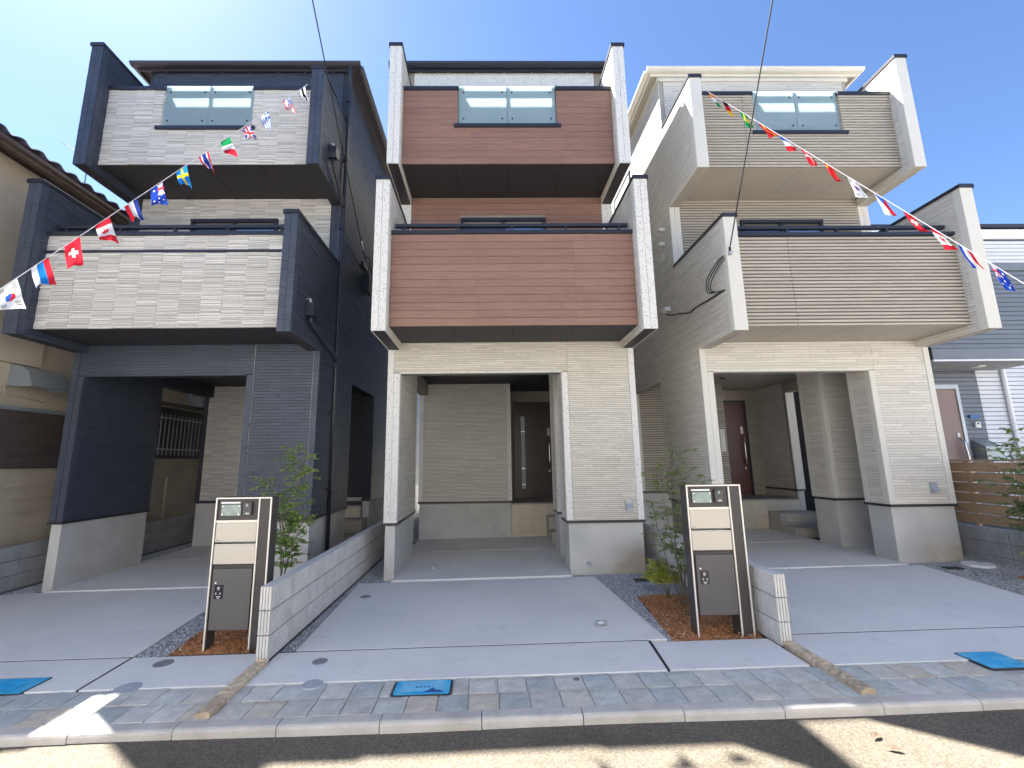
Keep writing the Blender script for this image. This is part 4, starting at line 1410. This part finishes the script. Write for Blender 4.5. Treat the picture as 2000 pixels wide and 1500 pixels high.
# roof: sloping slab with eave boards and rounded clay tiles
XE = -6.62
ZE = 6.02
sl_ = .42
b = MB()
b.prism_y([(XE, ZE), (XE, ZE + .10), (-9.2, ZE + .10 + sl_ * 2.58), (-11.8, ZE + .10), (-11.8, ZE), (-9.2, ZE + sl_ * 2.4)], 3.6, 16.2)
RT = b.build('roof', 'eave_wood', NL)
part('fascia', 'eave_wood', RT, (XE + .001, XE + .025, 3.6, 16.2, ZE - .05, ZE + .09))
part('gutter', 'brown_sheet', RT, (XE + .026, XE + .11, 3.6, 16.2, ZE - .02, ZE + .03))
KW = bpy.data.meshes.new('roof_tile')
v = []; f = []
nn = 10
for e_, (dx, dz) in enumerate(((0, 0), (-.30, .30 * sl_))):
    for top in (0, 1):
        for k in range(nn + 1):
            u = k / nn
            h = .055 * math.sin(u * math.pi) ** 1.2 if u < .62 else .055 * math.sin(.62 * math.pi) ** 1.2 * (1 - (u - .62) / .38) ** 1.5 - .012 * math.sin((u - .62) / .38 * math.pi)
            v.append((dx, u * .27, dz + h + (.02 if top else 0) + (.03 if e_ == 0 else .0)))
M_ = nn + 1
for k in range(nn):
    f += [(2 * M_ + k, k, k + 1, 2 * M_ + k + 1), (M_ + k, 3 * M_ + k, 3 * M_ + k + 1, M_ + k + 1), (k, M_ + k, M_ + k + 1, k + 1)]
KW.from_pydata(v, [], f)
for q in KW.polygons: q.use_smooth = True
KW.materials.append(MATS['kawara'])
r = NL.location
for c in range(4):
    for i in range(22):
        o = bpy.data.objects.new('roof_tile', KW)
        col.objects.link(o); o.parent = RT
        o.location = (XE + .05 - c * .26 - r.x, 3.65 + i * .262 - r.y, ZE + .10 - .02 + c * .26 * sl_ - r.z)
AN = empty('antenna', (-8.3, 8.3, 6.9), 'thin roof antenna rod seen beside the navy house wing', 'antenna')
b = MB(); b.tube([(-8.3, 8.3, 6.5), (-8.3, 8.3, 7.95)], .012, 8); b.build('mast', 'galv', AN)
b = MB(); b.tube([(-8.3, 7.75, 7.85), (-8.3, 8.7, 7.98)], .007, 6); b.build('boom', 'galv', AN)

# ------------------------------------------------------------------ neighbour on the right: white and grey lap siding
NR = empty('siding_house', (11, 9.5, .1), 'white and grey house with horizontal lap siding at the right edge', 'house')
YN = 9.0
part('wall', 'siding_gap', NR, (8.2, 18, YN + .014, 16, 0, 6.62))
def lap(name, m, par, rects, pitch=.092, pl=YN + .013):
    b = MB()
    for (a0, a1, b0, b1) in rects:
        z = b0
        while z < b1 - .01:
            h = min(pitch - .012, b1 - z)
            b.prism_x([(pl, z), (pl - .016, z + .002), (pl - .007, z + h), (pl, z + h)], a0, a1)
            z += pitch
    return b.build(name, m, par, kind='stuff')
lap('siding', 'grey_siding', NR, [(8.2, 10.37, .3, 3.36)])
lap('siding', 'white_siding', NR, [(10.385, 18, .3, 6.35), (8.2, 10.37, 3.45, 6.35)])
part('frieze', 'white_frame', NR, (8.2, 18, YN - .03, YN + .013, 6.40, 6.62))
part('roof', 'dark_trim', NR, (8.1, 18, YN - .06, 16, 6.66, 6.74))
bl = part('balcony', 'siding_gap', NR, (8.50, 10.78, 8.03, YN - .02, 3.42, 5.36))
lap('siding', 'grey_siding', bl, [(8.48, 10.80, 3.63, 5.20)], pl=8.028)
part('ribbed_band', 'grey_siding', bl, (8.48, 10.80, 8.005, 8.027, 3.41, 3.62))
part('ribbed_band', 'grey_siding', bl, (8.48, 10.80, 8.005, 8.027, 5.21, 5.37))
part('drip_edge', 'white_frame', bl, (8.47, 10.81, 7.995, 8.03, 3.375, 3.405))
part('soffit', 'block_grey', bl, (8.48, 10.80, 8.031, YN - .01, 3.38, 3.415))
part('lamp', 'white_plastic', bl, (9.85, 10.0, 8.45, 8.6, 3.365, 3.379))
dd = part('door', 'door_mauve', NR, (9.0, 9.83, YN - .03, YN - .005, .6, 2.98))
part('door_frame', 'galv', dd, (8.92, 8.995, YN - .05, YN - .003, .6, 3.08), (9.835, 9.90, YN - .05, YN - .003, .6, 3.08), (8.995, 9.835, YN - .05, YN - .003, 2.99, 3.08))
b = MB(); b.tube([(9.72, YN - .06, 1.95), (9.74, YN - .12, 1.85), (9.76, YN - .12, 1.5), (9.76, YN - .06, 1.35)], .02, 8); b.build('door_handle', 'steel', dd)
part('lock', 'white_plastic', dd, (9.70, 9.75, YN - .045, YN - .0305, 1.98, 2.06))
part('intercom', 'white_plastic', NR, (10.12, 10.22, YN - .05, YN - .006, 2.17, 2.29))
part('intercom_lens', 'screen_dark', NR, (10.15, 10.19, YN - .054, YN - .0505, 2.235, 2.275))
part('nameplate', 'blue_deep', NR, (10.05, 10.27, YN - .03, YN - .006, 2.36, 2.44))
lb = MB(); lb.prism_x([(YN - .25, 1.5), (YN - .25, 1.78), (YN - .02, 1.92), (YN - .02, 1.5)], 10.0, 10.33); lb.build('wall_letterbox', 'hood_metal', NR)
b = MB(); b.tube([(10.93, YN - .04, .3), (10.93, YN - .04, 6.4)], .04, 10); b.build('rain_pipe', 'white_frame', NR)
wn = part('window', 'white_frame', NR, (11.33, 11.40, YN - .035, YN + .012, 4.6, 5.84), (12.7, 12.77, YN - .035, YN + .012, 4.6, 5.84), (11.40, 12.7, YN - .035, YN + .012, 5.77, 5.84), (11.40, 12.7, YN - .035, YN + .012, 4.6, 4.66))
part('pane', 'window_glass', wn, (11.4, 12.7, YN - .02, YN - .006, 4.66, 5.77))
wn = part('window', 'white_frame', NR, (11.42, 11.48, YN - .035, YN + .012, 1.9, 3.12), (12.5, 12.56, YN - .035, YN + .012, 1.9, 3.12), (11.48, 12.5, YN - .035, YN + .012, 3.06, 3.12))
part('pane', 'window_glass', wn, (11.48, 12.5, YN - .02, YN - .006, 1.9, 3.06))
# wooden fence on the boundary wall
FN = empty('wooden_fence', (7.32, 4.4, .57), 'brown horizontal board fence on the grey block wall at right', 'fence')
for k in range(6):
    za = .60 + k * .152
    for j, (ya, yb) in enumerate(((4.35, 6.10), (6.115, 8.2))):
        part('board', 'fence_board', FN, (7.305, 7.325, ya, yb, za, za + .138))
for yy in (4.6, 5.7, 6.7, 7.8):
    part('fence_post', 'fence_board', FN, (7.326, 7.37, yy, yy + .045, .56, 1.52))
part('top_cap', 'fence_board', FN, (7.29, 7.36, 4.35, 8.2, 1.515, 1.54))

# ------------------------------------------------------------------ plants
def plant(name, label, cat, base, stems, leafm, n_leaf, lsize, seed, droop=.3, group=None, crown_name='crown', spread=.12, trunk_r=.011, z_lo=.3, trunk_mat='bark'):
    """stems: list of polylines (relative to base); leaflets grow on fine side twigs"""
    r = random.Random(seed)
    T = empty(name, base, label, cat, group)
    b = MB()
    tw_ = MB()
    lf = MB()
    bx, by, bz = base
    segs = []
    for pts in stems:
        P_ = [Vector((bx + p[0], by + p[1], bz + p[2])) for p in pts]
        n = len(P_)
        b.tube(P_, [trunk_r * (1 - .75 * i / (n - 1)) for i in range(n)], 7)
        for a, c in zip(P_, P_[1:]):
            segs.append((a, c))
    lens = [(c - a).length for a, c in segs]
    tot = sum(lens)
    twigs = []
    nt_ = max(6, n_leaf // 14)
    zmax = max(c.z for a, c in segs)
    for _ in range(nt_ * 4):
        q = r.random() * tot
        for (a, c), l in zip(segs, lens):
            if q < l:
                break
            q -= l
        p0 = a + (c - a) * (q / l)
        hh = (p0.z - bz) / (zmax - bz)
        if hh < z_lo or len(twigs) > nt_:
            continue
        ang = r.uniform(0, 6.283)
        ln = spread * r.uniform(.5, 1.25)
        d = Vector((math.cos(ang), math.sin(ang), r.uniform(.05, .7))).normalized()
        p1 = p0 + d * ln * .5
        p2 = p1 + (d + Vector((0, 0, -droop))).normalized() * ln * .5
        tw_.tube([p0, p1, p2], [.0032, .0022, .0012], 4, False)
        twigs.append((p0, p1, p2, d))
    for _ in range(n_leaf):
        p0, p1, p2, d = twigs[r.randrange(len(twigs))]
        u = r.uniform(.25, 1.05)
        p = p0.lerp(p1, u * 2) if u < .5 else p1.lerp(p2, (u - .5) * 2)
        side_ = d.cross(Vector((0, 0, 1)))
        if side_.length < .01: side_ = Vector((1, 0, 0))
        side_ = side_.normalized() * r.choice((-1, 1))
        dirn = (d * r.uniform(.2, .9) + side_ * r.uniform(.3, 1) + Vector((0, 0, r.uniform(-.7, .25)))).normalized()
        L_ = lsize * r.uniform(.65, 1.25)
        wv = dirn.cross(Vector((r.uniform(-.4, .4), r.uniform(-.4, .4), 1))).normalized() * L_ * r.uniform(.2, .3)
        up = wv.cross(dirn).normalized() * L_ * .08
        q0 = p; q1 = p + dirn * L_ * .45; q2 = p + dirn * L_ - up * 1.5
        n = len(lf.v)
        lf.v += [tuple(q0), tuple(q1 + wv + up), tuple(q2), tuple(q1 - wv + up), tuple(q1 - up * .3)]
        lf.f += [(n, n + 4, n + 1), (n + 4, n + 2, n + 1), (n, n + 3, n + 4), (n + 3, n + 2, n + 4)]
    tr_ = b.build('trunk', trunk_mat, T)
    tw_.build('twig', trunk_mat, tr_, kind='stuff')
    lf.build(crown_name, leafm, T, kind='stuff')
    return T
plant('young_tree', 'slender young tree with bright green leaves behind the left letterbox post', 'tree', (-2.53, 5.6, gz(-2.5)),
      [[(0, 0, -.05), (.03, 0, .5), (.10, .02, 1.0), (.14, 0, 1.4), (.10, 0, 1.88)], [(.01, 0, .1), (.10, -.03, .5), (.22, -.04, .85), (.30, -.05, 1.05)],
       [(.02, 0, .3), (-.04, .05, .8), (-.12, .05, 1.2), (-.17, .03, 1.45)], [(.05, .02, .6), (.02, -.08, .95), (-.02, -.1, 1.2)], [(.12, .02, 1.2), (.18, .02, 1.55), (.22, .03, 1.68)]], 'leaf_fresh', 2900, .054, 3, spread=.24, trunk_r=.010, z_lo=.22)
plant('young_tree', 'thin multi stemmed young tree with olive leaves behind the right letterbox post', 'tree', (2.12, 5.10, gz(2.1)),
      [[(0, 0, -.05), (-.03, .02, .5), (-.02, .05, 1.0), (-.06, .05, 1.4), (-.02, .05, 1.72)], [(.02, 0, 0), (.06, .02, .6), (.10, .02, 1.2), (.10, .02, 1.74)],
       [(-.02, 0, 0), (-.14, .03, .45), (-.22, .05, .85), (-.27, .02, 1.1)], [(0, 0, .1), (.10, .05, .5), (.16, .08, .95), (.17, .05, 1.55)], [(.01, 0, .2), (-.10, -.04, .7), (-.16, -.03, 1.2), (-.12, 0, 1.5)], [(.08, .02, 1.0), (.2, 0, 1.25), (.30, -.02, 1.36)]], 'leaf_olive', 1900, .050, 5, spread=.20, trunk_r=.009, z_lo=.18)
plant('shrub', 'small round yellow green shrub at the corner of the red soil bed', 'shrub', (2.03, 5.30, gz(2.0)),
      [[(0, 0, -.03), (.0, 0, .12), (-.05, .02, .28)], [(0, 0, .02), (.05, .03, .15), (.10, .02, .27)], [(0, 0, .02), (-.06, -.05, .14), (-.12, -.06, .24)], [(0, 0, .05), (.02, -.06, .18), (.03, -.08, .30)], [(0, 0, .05), (-.10, .05, .2), (-.15, .07, .26)], [(0, 0, .05), (-.06, .02, .3), (-.1, .0, .40)]], 'leaf_yellow', 2600, .040, 7, spread=.14, trunk_r=.006, z_lo=.45)
plant('weed', 'few thin dry stems sprouting from the red soil', 'plant', (1.98, 4.72, gz(2.0)),
      [[(0, 0, -.02), (.02, 0, .1), (.03, .01, .2)], [(0, 0, -.02), (-.03, 0, .08), (-.06, 0, .15)], [(0, 0, 0), (.03, .02, .1), (.07, .02, .16)]], 'leaf_olive', 26, .02, 9, spread=.05, trunk_r=.003)
plant('young_tree', 'slender green tree in front of the wooden fence at the right edge', 'tree', (6.98, 5.75, gz(7)),
      [[(0, 0, -.05), (-.02, 0, .5), (-.06, 0, 1.0), (-.03, .05, 1.55)], [(0, 0, .2), (.08, 0, .7), (.05, 0, 1.3)], [(0, 0, .3), (-.12, .05, .8), (-.2, .1, 1.3)], [(0, 0, .1), (.1, -.1, .6), (.16, -.1, 1.0)]], 'leaf_deep', 1500, .055, 11, spread=.22, z_lo=.25)
plant('leafy_plant', 'broad leaved light green plant behind the fence against white siding', 'plant', (8.9, 7.4, .2),
      [[(0, 0, 0), (.0, 0, .8), (-.05, 0, 1.5)], [(0, 0, .2), (.3, 0, 1.0), (.4, 0, 1.55)], [(0, 0, .3), (.6, 0, 1.0), (.9, 0, 1.5)], [(.4, 0, .8), (.25, .1, 1.4), (.2, .1, 1.8)]], 'leaf_fresh', 700, .09, 13, spread=.3, z_lo=.4)
plant('shrub', 'small yellow green shrub cut by the right edge of the photo', 'shrub', (6.42, 5.35, gz(6.4)),
      [[(0, 0, -.03), (.05, 0, .2), (-.02, .02, .38)], [(0, 0, .02), (.12, .03, .2), (.18, .02, .33)], [(0, 0, .02), (.1, -.05, .18), (.05, -.06, .34)]], 'leaf_yellow', 500, .04, 15, spread=.13, trunk_r=.006, z_lo=.35)

# ------------------------------------------------------------------ wires
def cable(name, pts, r, m, label, cat='cable', n=24, sag=0):
    P_ = [Vector(p) for p in pts]
    out = []
    for i in range(len(P_) - 1):
        for k in range(n if len(P_) == 2 else 6):
            u = k / (n if len(P_) == 2 else 6)
            a = P_[max(i - 1, 0)]; b0 = P_[i]; c = P_[i + 1]; d = P_[min(i + 2, len(P_) - 1)]
            if len(P_) == 2:
                q = b0.lerp(c, u) + Vector((0, 0, -sag * 4 * u * (1 - u)))
            else:
                q = .5 * ((2 * b0) + (c - a) * u + (2 * a - 5 * b0 + 4 * c - d) * u * u + (-a + 3 * b0 - 3 * c + d) * u ** 3)
            out.append(q)
    out.append(P_[-1])
    b = MB(); b.tube(out, r, 7)
    return b
LA = Vector((-2.47, 8.30, 5.66))
W1 = empty('service_wire', LA, 'thin black wire dropping from the sky to the navy house flank', 'wire', 'overhead service wires')
cable('w', [(-1.77, .26, 9.33), (-2.47, 8.25, 5.70)], .008, 'cable_black', '', sag=.05).build('wire', 'cable_black', W1)
b = MB(); b.tube([(-2.40, 7.85, 5.80), (-2.44, 8.08, 5.74)], .018, 8); b.build('sleeve', 'white_plastic', W1)
cable('w', [(-2.46, 8.25, 5.68), (-2.32, 8.1, 5.55), (-2.32, 8.05, 5.2), (-2.4, 8.2, 4.9), (-2.43, 8.5, 4.95), (-2.45, 8.55, 5.1)], .010, 'cable_black', '').build('loop', 'cable_black', W1)
cable('w', [(-2.46, 8.25, 5.68), (-2.30, 8.2, 5.35), (-2.34, 8.3, 4.98), (-2.43, 8.6, 4.98), (-2.45, 8.62, 5.1)], .008, 'cable_black', '').build('loop', 'cable_black', W1)
RA = Vector((3.345, 5.56, 4.42))
W2 = empty('service_wire', RA, 'thin black wire dropping from the sky to the cream house balcony wing', 'wire', 'overhead service wires')
cable('w', [(2.64, 1.69, 8.62), (3.345, 5.565, 4.46)], .008, 'cable_black', '', sag=.03).build('wire', 'cable_black', W2)
b = MB(); b.tube([(3.345, 5.568, 4.47), (3.345, 5.575, 4.36)], .015, 8); b.build('clamp', 'cable_black', W2)
CB = empty('service_cable', (3.28, 6.2, 4.1), 'black looped cable running along the flank of the cream house', 'cable')
for k, dz in enumerate((0, -.03, -.07)):
    cable('w', [(3.335, 5.57, 4.40 + dz * .5), (3.27, 5.75 - .03 * k, 4.36 + dz), (3.23, 6.02 - .06 * k, 4.20 + dz), (3.22, 6.03 - .05 * k, 4.0), (3.25, 5.85, 3.93), (3.285, 5.70, 3.90)], .0075, 'cable_black', '').build('loop', 'cable_black', CB)
cable('w', [(3.283, 5.70, 3.90), (3.28, 6.1, 3.92), (3.28, 6.55, 3.95), (3.28, 6.75, 3.94), (3.28, 7.1, 4.05), (3.26, 7.4, 4.12), (3.23, 7.55, 4.2)], .012, 'cable_black', '').build('run', 'cable_black', CB)

# ------------------------------------------------------------------ strings of flags
RED, WHT, BLU, NAV, GRN, YEL, BLK, ORG = (.62, .03, .05), (.82, .82, .82), (.03, .12, .50), (.03, .05, .25), (.02, .30, .10), (.85, .60, .03), (.02, .02, .02), (.80, .30, .04)
SKYB = (.02, .22, .62)
def bands(cs, along_u):
    return lambda u, v: cs[min(len(cs) - 1, int((u if along_u else v) * len(cs)))]
def f_usa(u, v):
    if u > .46 and v < .42:
        return WHT if (int(u * 22) % 2 == 0 and int(v * 20) % 2 == 0) else NAV
    return RED if int(u * 13) % 2 == 0 else WHT
def f_greece(u, v):
    if u > .44 and v < .4:
        return WHT if abs(u - .72) < .055 or abs(v - .2) < .04 else BLU
    return BLU if int(u * 9) % 2 == 0 else WHT
def f_uk(u, v, bg=NAV):
    a, c = u - .5, v - .5
    if abs(a) < .09 or abs(c) < .06: return RED
    if abs(a) < .16 or abs(c) < .10: return WHT
    d = min(abs(a - c), abs(a + c))
    if d < .035: return RED
    if d < .10: return WHT
    return bg
def f_aus(u, v):
    if u > .5 and v < .5:
        return f_uk((u - .5) * 2, v * 2)
    for (su, sv, sr) in ((.25, .25, .09), (.8, .75, .06), (.5, .88, .05), (.2, .75, .07), (.55, .62, .05), (.42, .8, .03)):
        if (u - su) ** 2 + ((v - sv) * 1.6) ** 2 < sr ** 2: return WHT
    return (.02, .06, .38)
def f_sweden(u, v):
    return YEL if abs(u - .5) < .1 or abs(v - .38) < .075 else SKYB
def f_denmark(u, v):
    return WHT if abs(u - .5) < .085 or abs(v - .38) < .06 else RED
def f_canada(u, v):
    if v < .25 or v > .75: return RED
    a, c = abs(u - .5), v - .5
    # maple-leaf outline as a star of lobes
    th = math.atan2(c * 1.6, (u - .5)); rr = math.hypot(u - .5, c * 1.6)
    lim = .20 + .13 * math.cos(7 * (th)) ** 3
    return RED if rr < max(.1, lim) else WHT
def f_swiss(u, v):
    a, c = abs(u - .5), abs(v - .5) * 1.5
    return WHT if (a < .09 and c < .28) or (c < .09 and a < .28) else RED
def f_korea(u, v):
    a, c = u - .5, (v - .5) * 1.6
    if math.hypot(a, c) < .24:
        return RED if a + .07 * math.sin(c * 13) > 0 else BLU
    for su, sv in ((.2, .17), (.8, .17), (.2, .83), (.8, .83)):
        if abs(u - su) < .10 and abs(v - sv) < .07 and int((v - sv + .07) * 36) % 2 == 0: return BLK
    return WHT
def f_brazil(u, v):
    a, c = abs(u - .5), abs(v - .5)
    if math.hypot(a, c * 1.5) < .2: return NAV
    return (.80, .66, .05) if a / .42 + c / .42 < 1 else (.01, .28, .10)
def f_spain(u, v):
    return (.80, .55, .03) if .25 < u < .75 else RED
def f_china(u, v):
    if math.hypot(u - .75, (v - .17) * 1.6) < .1: return YEL
    return (.62, .04, .04)
def f_czech(u, v):
    if v < .5 - abs(u - .5): return BLU
    return WHT if u > .5 else RED
def f_thai(u, v):
    return RED if u < 1 / 6 or u > 5 / 6 else (WHT if u < 1 / 3 or u > 2 / 3 else NAV)
def flags(name, A, B, items, label, wind, seed, Wd=.185, Ln=.285):
    r = random.Random(seed)
    A, B = Vector(A), Vector(B)
    T = empty(name, A, label, 'flag string', 'strings of national flags')
    st = MB()
    st.tube([A + (B - A) * (k / 30) for k in range(31)], .0042, 6)
    st.build('string', 'cord_white', T)
    d = (B - A).normalized()
    for s, fn, open_, curl in items:
        nu, nv = 22, 34
        c0 = A + (B - A) * s
        me = bpy.data.meshes.new('flag')
        V = []
        hang = (Vector((0, 0, -1)) + Vector(wind) * r.uniform(.5, 1.2)).normalized()
        ph = r.uniform(0, 6.28)
        nrm = d.cross(hang).normalized()
        sgn = 1 if d.z < 0 else -1
        for j in range(nv + 1):
            v = j / nv
            for i in range(nu + 1):
                u = i / nu
                wdt = Wd * (1 - (1 - open_) * v ** .8)
                off = (u - .5) * wdt
                # cloth hangs: lower part follows gravity more than the cord direction
                dd = d.lerp(Vector((d.x, d.y, d.z * .35)).normalized(), v)
                q = c0 - dd * off + hang * (Ln * v)
                fold = (1 - open_) * .045 * math.sin(u * 9 + ph) * v + .016 * math.sin(v * 7 + ph + u * 2.2) * (.2 + v) + curl * v * v * .07 * math.sin(u * 3.1 + .4)
                q += nrm * fold + Vector((curl * .03 * v * v, 0, 0))
                V.append(tuple(q - A))
        F = [(j * (nu + 1) + i, j * (nu + 1) + i + 1, (j + 1) * (nu + 1) + i + 1, (j + 1) * (nu + 1) + i) for j in range(nv) for i in range(nu)]
        me.from_pydata(V, [], F)
        ca = me.color_attributes.new('Col', 'FLOAT_COLOR', 'CORNER')
        data = np.zeros((len(F) * 4, 4), np.float32)
        for k in range(len(F)):
            j, i = divmod(k, nu)
            c = fn((i + .5) / nu, (j + .5) / nv)
            data[k * 4:k * 4 + 4] = (*c, 1)
        ca.data.foreach_set('color', data.ravel())
        for p_ in me.polygons: p_.use_smooth = True
        me.materials.append(MATS['flag_cloth'])
        o = bpy.data.objects.new('flag', me)
        col.objects.link(o); o.parent = T
    return T
def s_of(px_list, A, B):
    """string parameter for given directions X/Y as seen from the eye point (0, 0)"""
    return [(q * A[1] - A[0]) / ((B[0] - A[0]) - q * (B[1] - A[1])) for q in px_list]
A1, B1 = (-2.77, 5.95, 7.42), (-4.468, 3.43, 2.63)
def ray_x(px, py):
    X_, Y_ = (px - 966.56) / 853.96, -(py - 753.84) / 853.96
    d = [cf[i] + cr[i] * X_ + cu[i] * Y_ for i in range(3)]
    return d[0] / d[1]
L1 = [(590, 168), (560, 188), (517, 214), (480, 239), (440, 267), (398, 296), (355, 325), (306, 360), (255, 395), (200, 432), (141, 470), (78, 513), (14, 557)]
S1 = s_of([ray_x(*q) for q in L1], A1, B1)
fl = [bands([WHT, BLK, WHT], True), f_usa, f_greece, f_uk, bands([GRN, WHT, RED], False), f_thai, f_sweden, f_aus, bands([RED, WHT, NAV], True), f_canada, f_swiss, bands([WHT, SKYB, RED], True), f_korea]
flags('flag_string', A1, B1, [(s, f_, o_, c_) for s, f_, o_, c_ in zip(S1, fl, (.4, .9, .8, .85, .95, .55, .7, .9, .6, .8, .7, .8, .9), (.5, .4, .8, .3, .2, .9, .9, .2, .9, .5, .2, .6, .1))],
      'white string of small national flags crossing the navy house', (.45, -.12, 0), 4)
A2, B2 = (3.51, 6.02, 7.39), (5.42, 3.758, 2.82)
L2 = [(1388, 181), (1415, 198), (1451, 222), (1487, 243), (1527, 265), (1570, 288), (1615, 316), (1663, 345), (1716, 376), (1770, 408), (1825, 442), (1880, 477), (1945, 519)]
S2 = s_of([ray_x(*q) for q in L2], A2, B2)
fl = [bands([ORG, WHT, GRN], False), bands([BLK, RED, YEL], False), f_brazil, f_spain, bands([BLU, WHT, RED], False), f_denmark, f_china, f_korea, f_czech, f_swiss, f_canada, bands([RED, WHT, (.03, .08, .42)], True), f_aus]
flags('flag_string', A2, B2, [(s, f_, o_, c_) for s, f_, o_, c_ in zip(S2, fl, (.2, .35, .4, .35, .5, .4, .45, .7, .5, .45, .5, .6, .5), (.5, .5, .4, .5, .4, .3, .6, .4, .9, .9, .8, .3, .6))],
      'white string of small national flags crossing the cream house', (.38, -.15, 0), 8, .145, .27)

# ------------------------------------------------------------------ unseen houses behind the viewpoint, added to bounce sunlight across the street
def bounce_house(x0, x1, m, label, zt):
    y = -2.3
    Hh = empty('unseen_bounce_house', ((x0 + x1) / 2, y, gz((x0 + x1) / 2)), label, 'house', 'unseen houses added for bounce light')
    part('wall', m, Hh, (x0, x1, y - 7, y, -.3, zt))
    b = MB()
    b.prism_x([(y + .35, zt), (y + .35, zt + .12), (y - 3.5, zt + 1.5), (y - 7.35, zt + .12), (y - 7.35, zt)], x0 - .15, x1 + .15)
    b.build('roof', 'kawara', Hh)
    n = int((x1 - x0) / 1.9)
    for k in range(n):
        xc = x0 + (k + .5) * (x1 - x0) / n
        for zz, hh in ((.9, 1.2), (3.7, 1.2)):
            if k == n // 2 and zz < 1:
                part('door', 'door_mauve', Hh, (xc - .45, xc + .45, y + .001, y + .04, .1, 2.2))
                continue
            fr = part('window', 'white_frame', Hh, (xc - .55, xc + .55, y + .001, y + .03, zz, zz + hh))
            part('pane', 'window_glass', fr, (xc - .5, xc + .5, y + .0301, y + .036, zz + .05, zz + hh - .05))
mat('render_white', (.72, .72, .72), .85, .05)
mat('render_grey', (.66, .67, .68), .85, .05)
bounce_house(-13, -4.6, 'render_grey', 'unseen pale grey rendered house added across the street to bounce light onto the navy house', 6.6)
bounce_house(-4.2, 3.6, 'render_white', 'unseen white rendered house added across the street to bounce light onto the middle house', 6.9)
bounce_house(4.0, 12.5, 'render_grey', 'unseen pale grey rendered house added across the street to bounce light onto the cream house', 6.6)
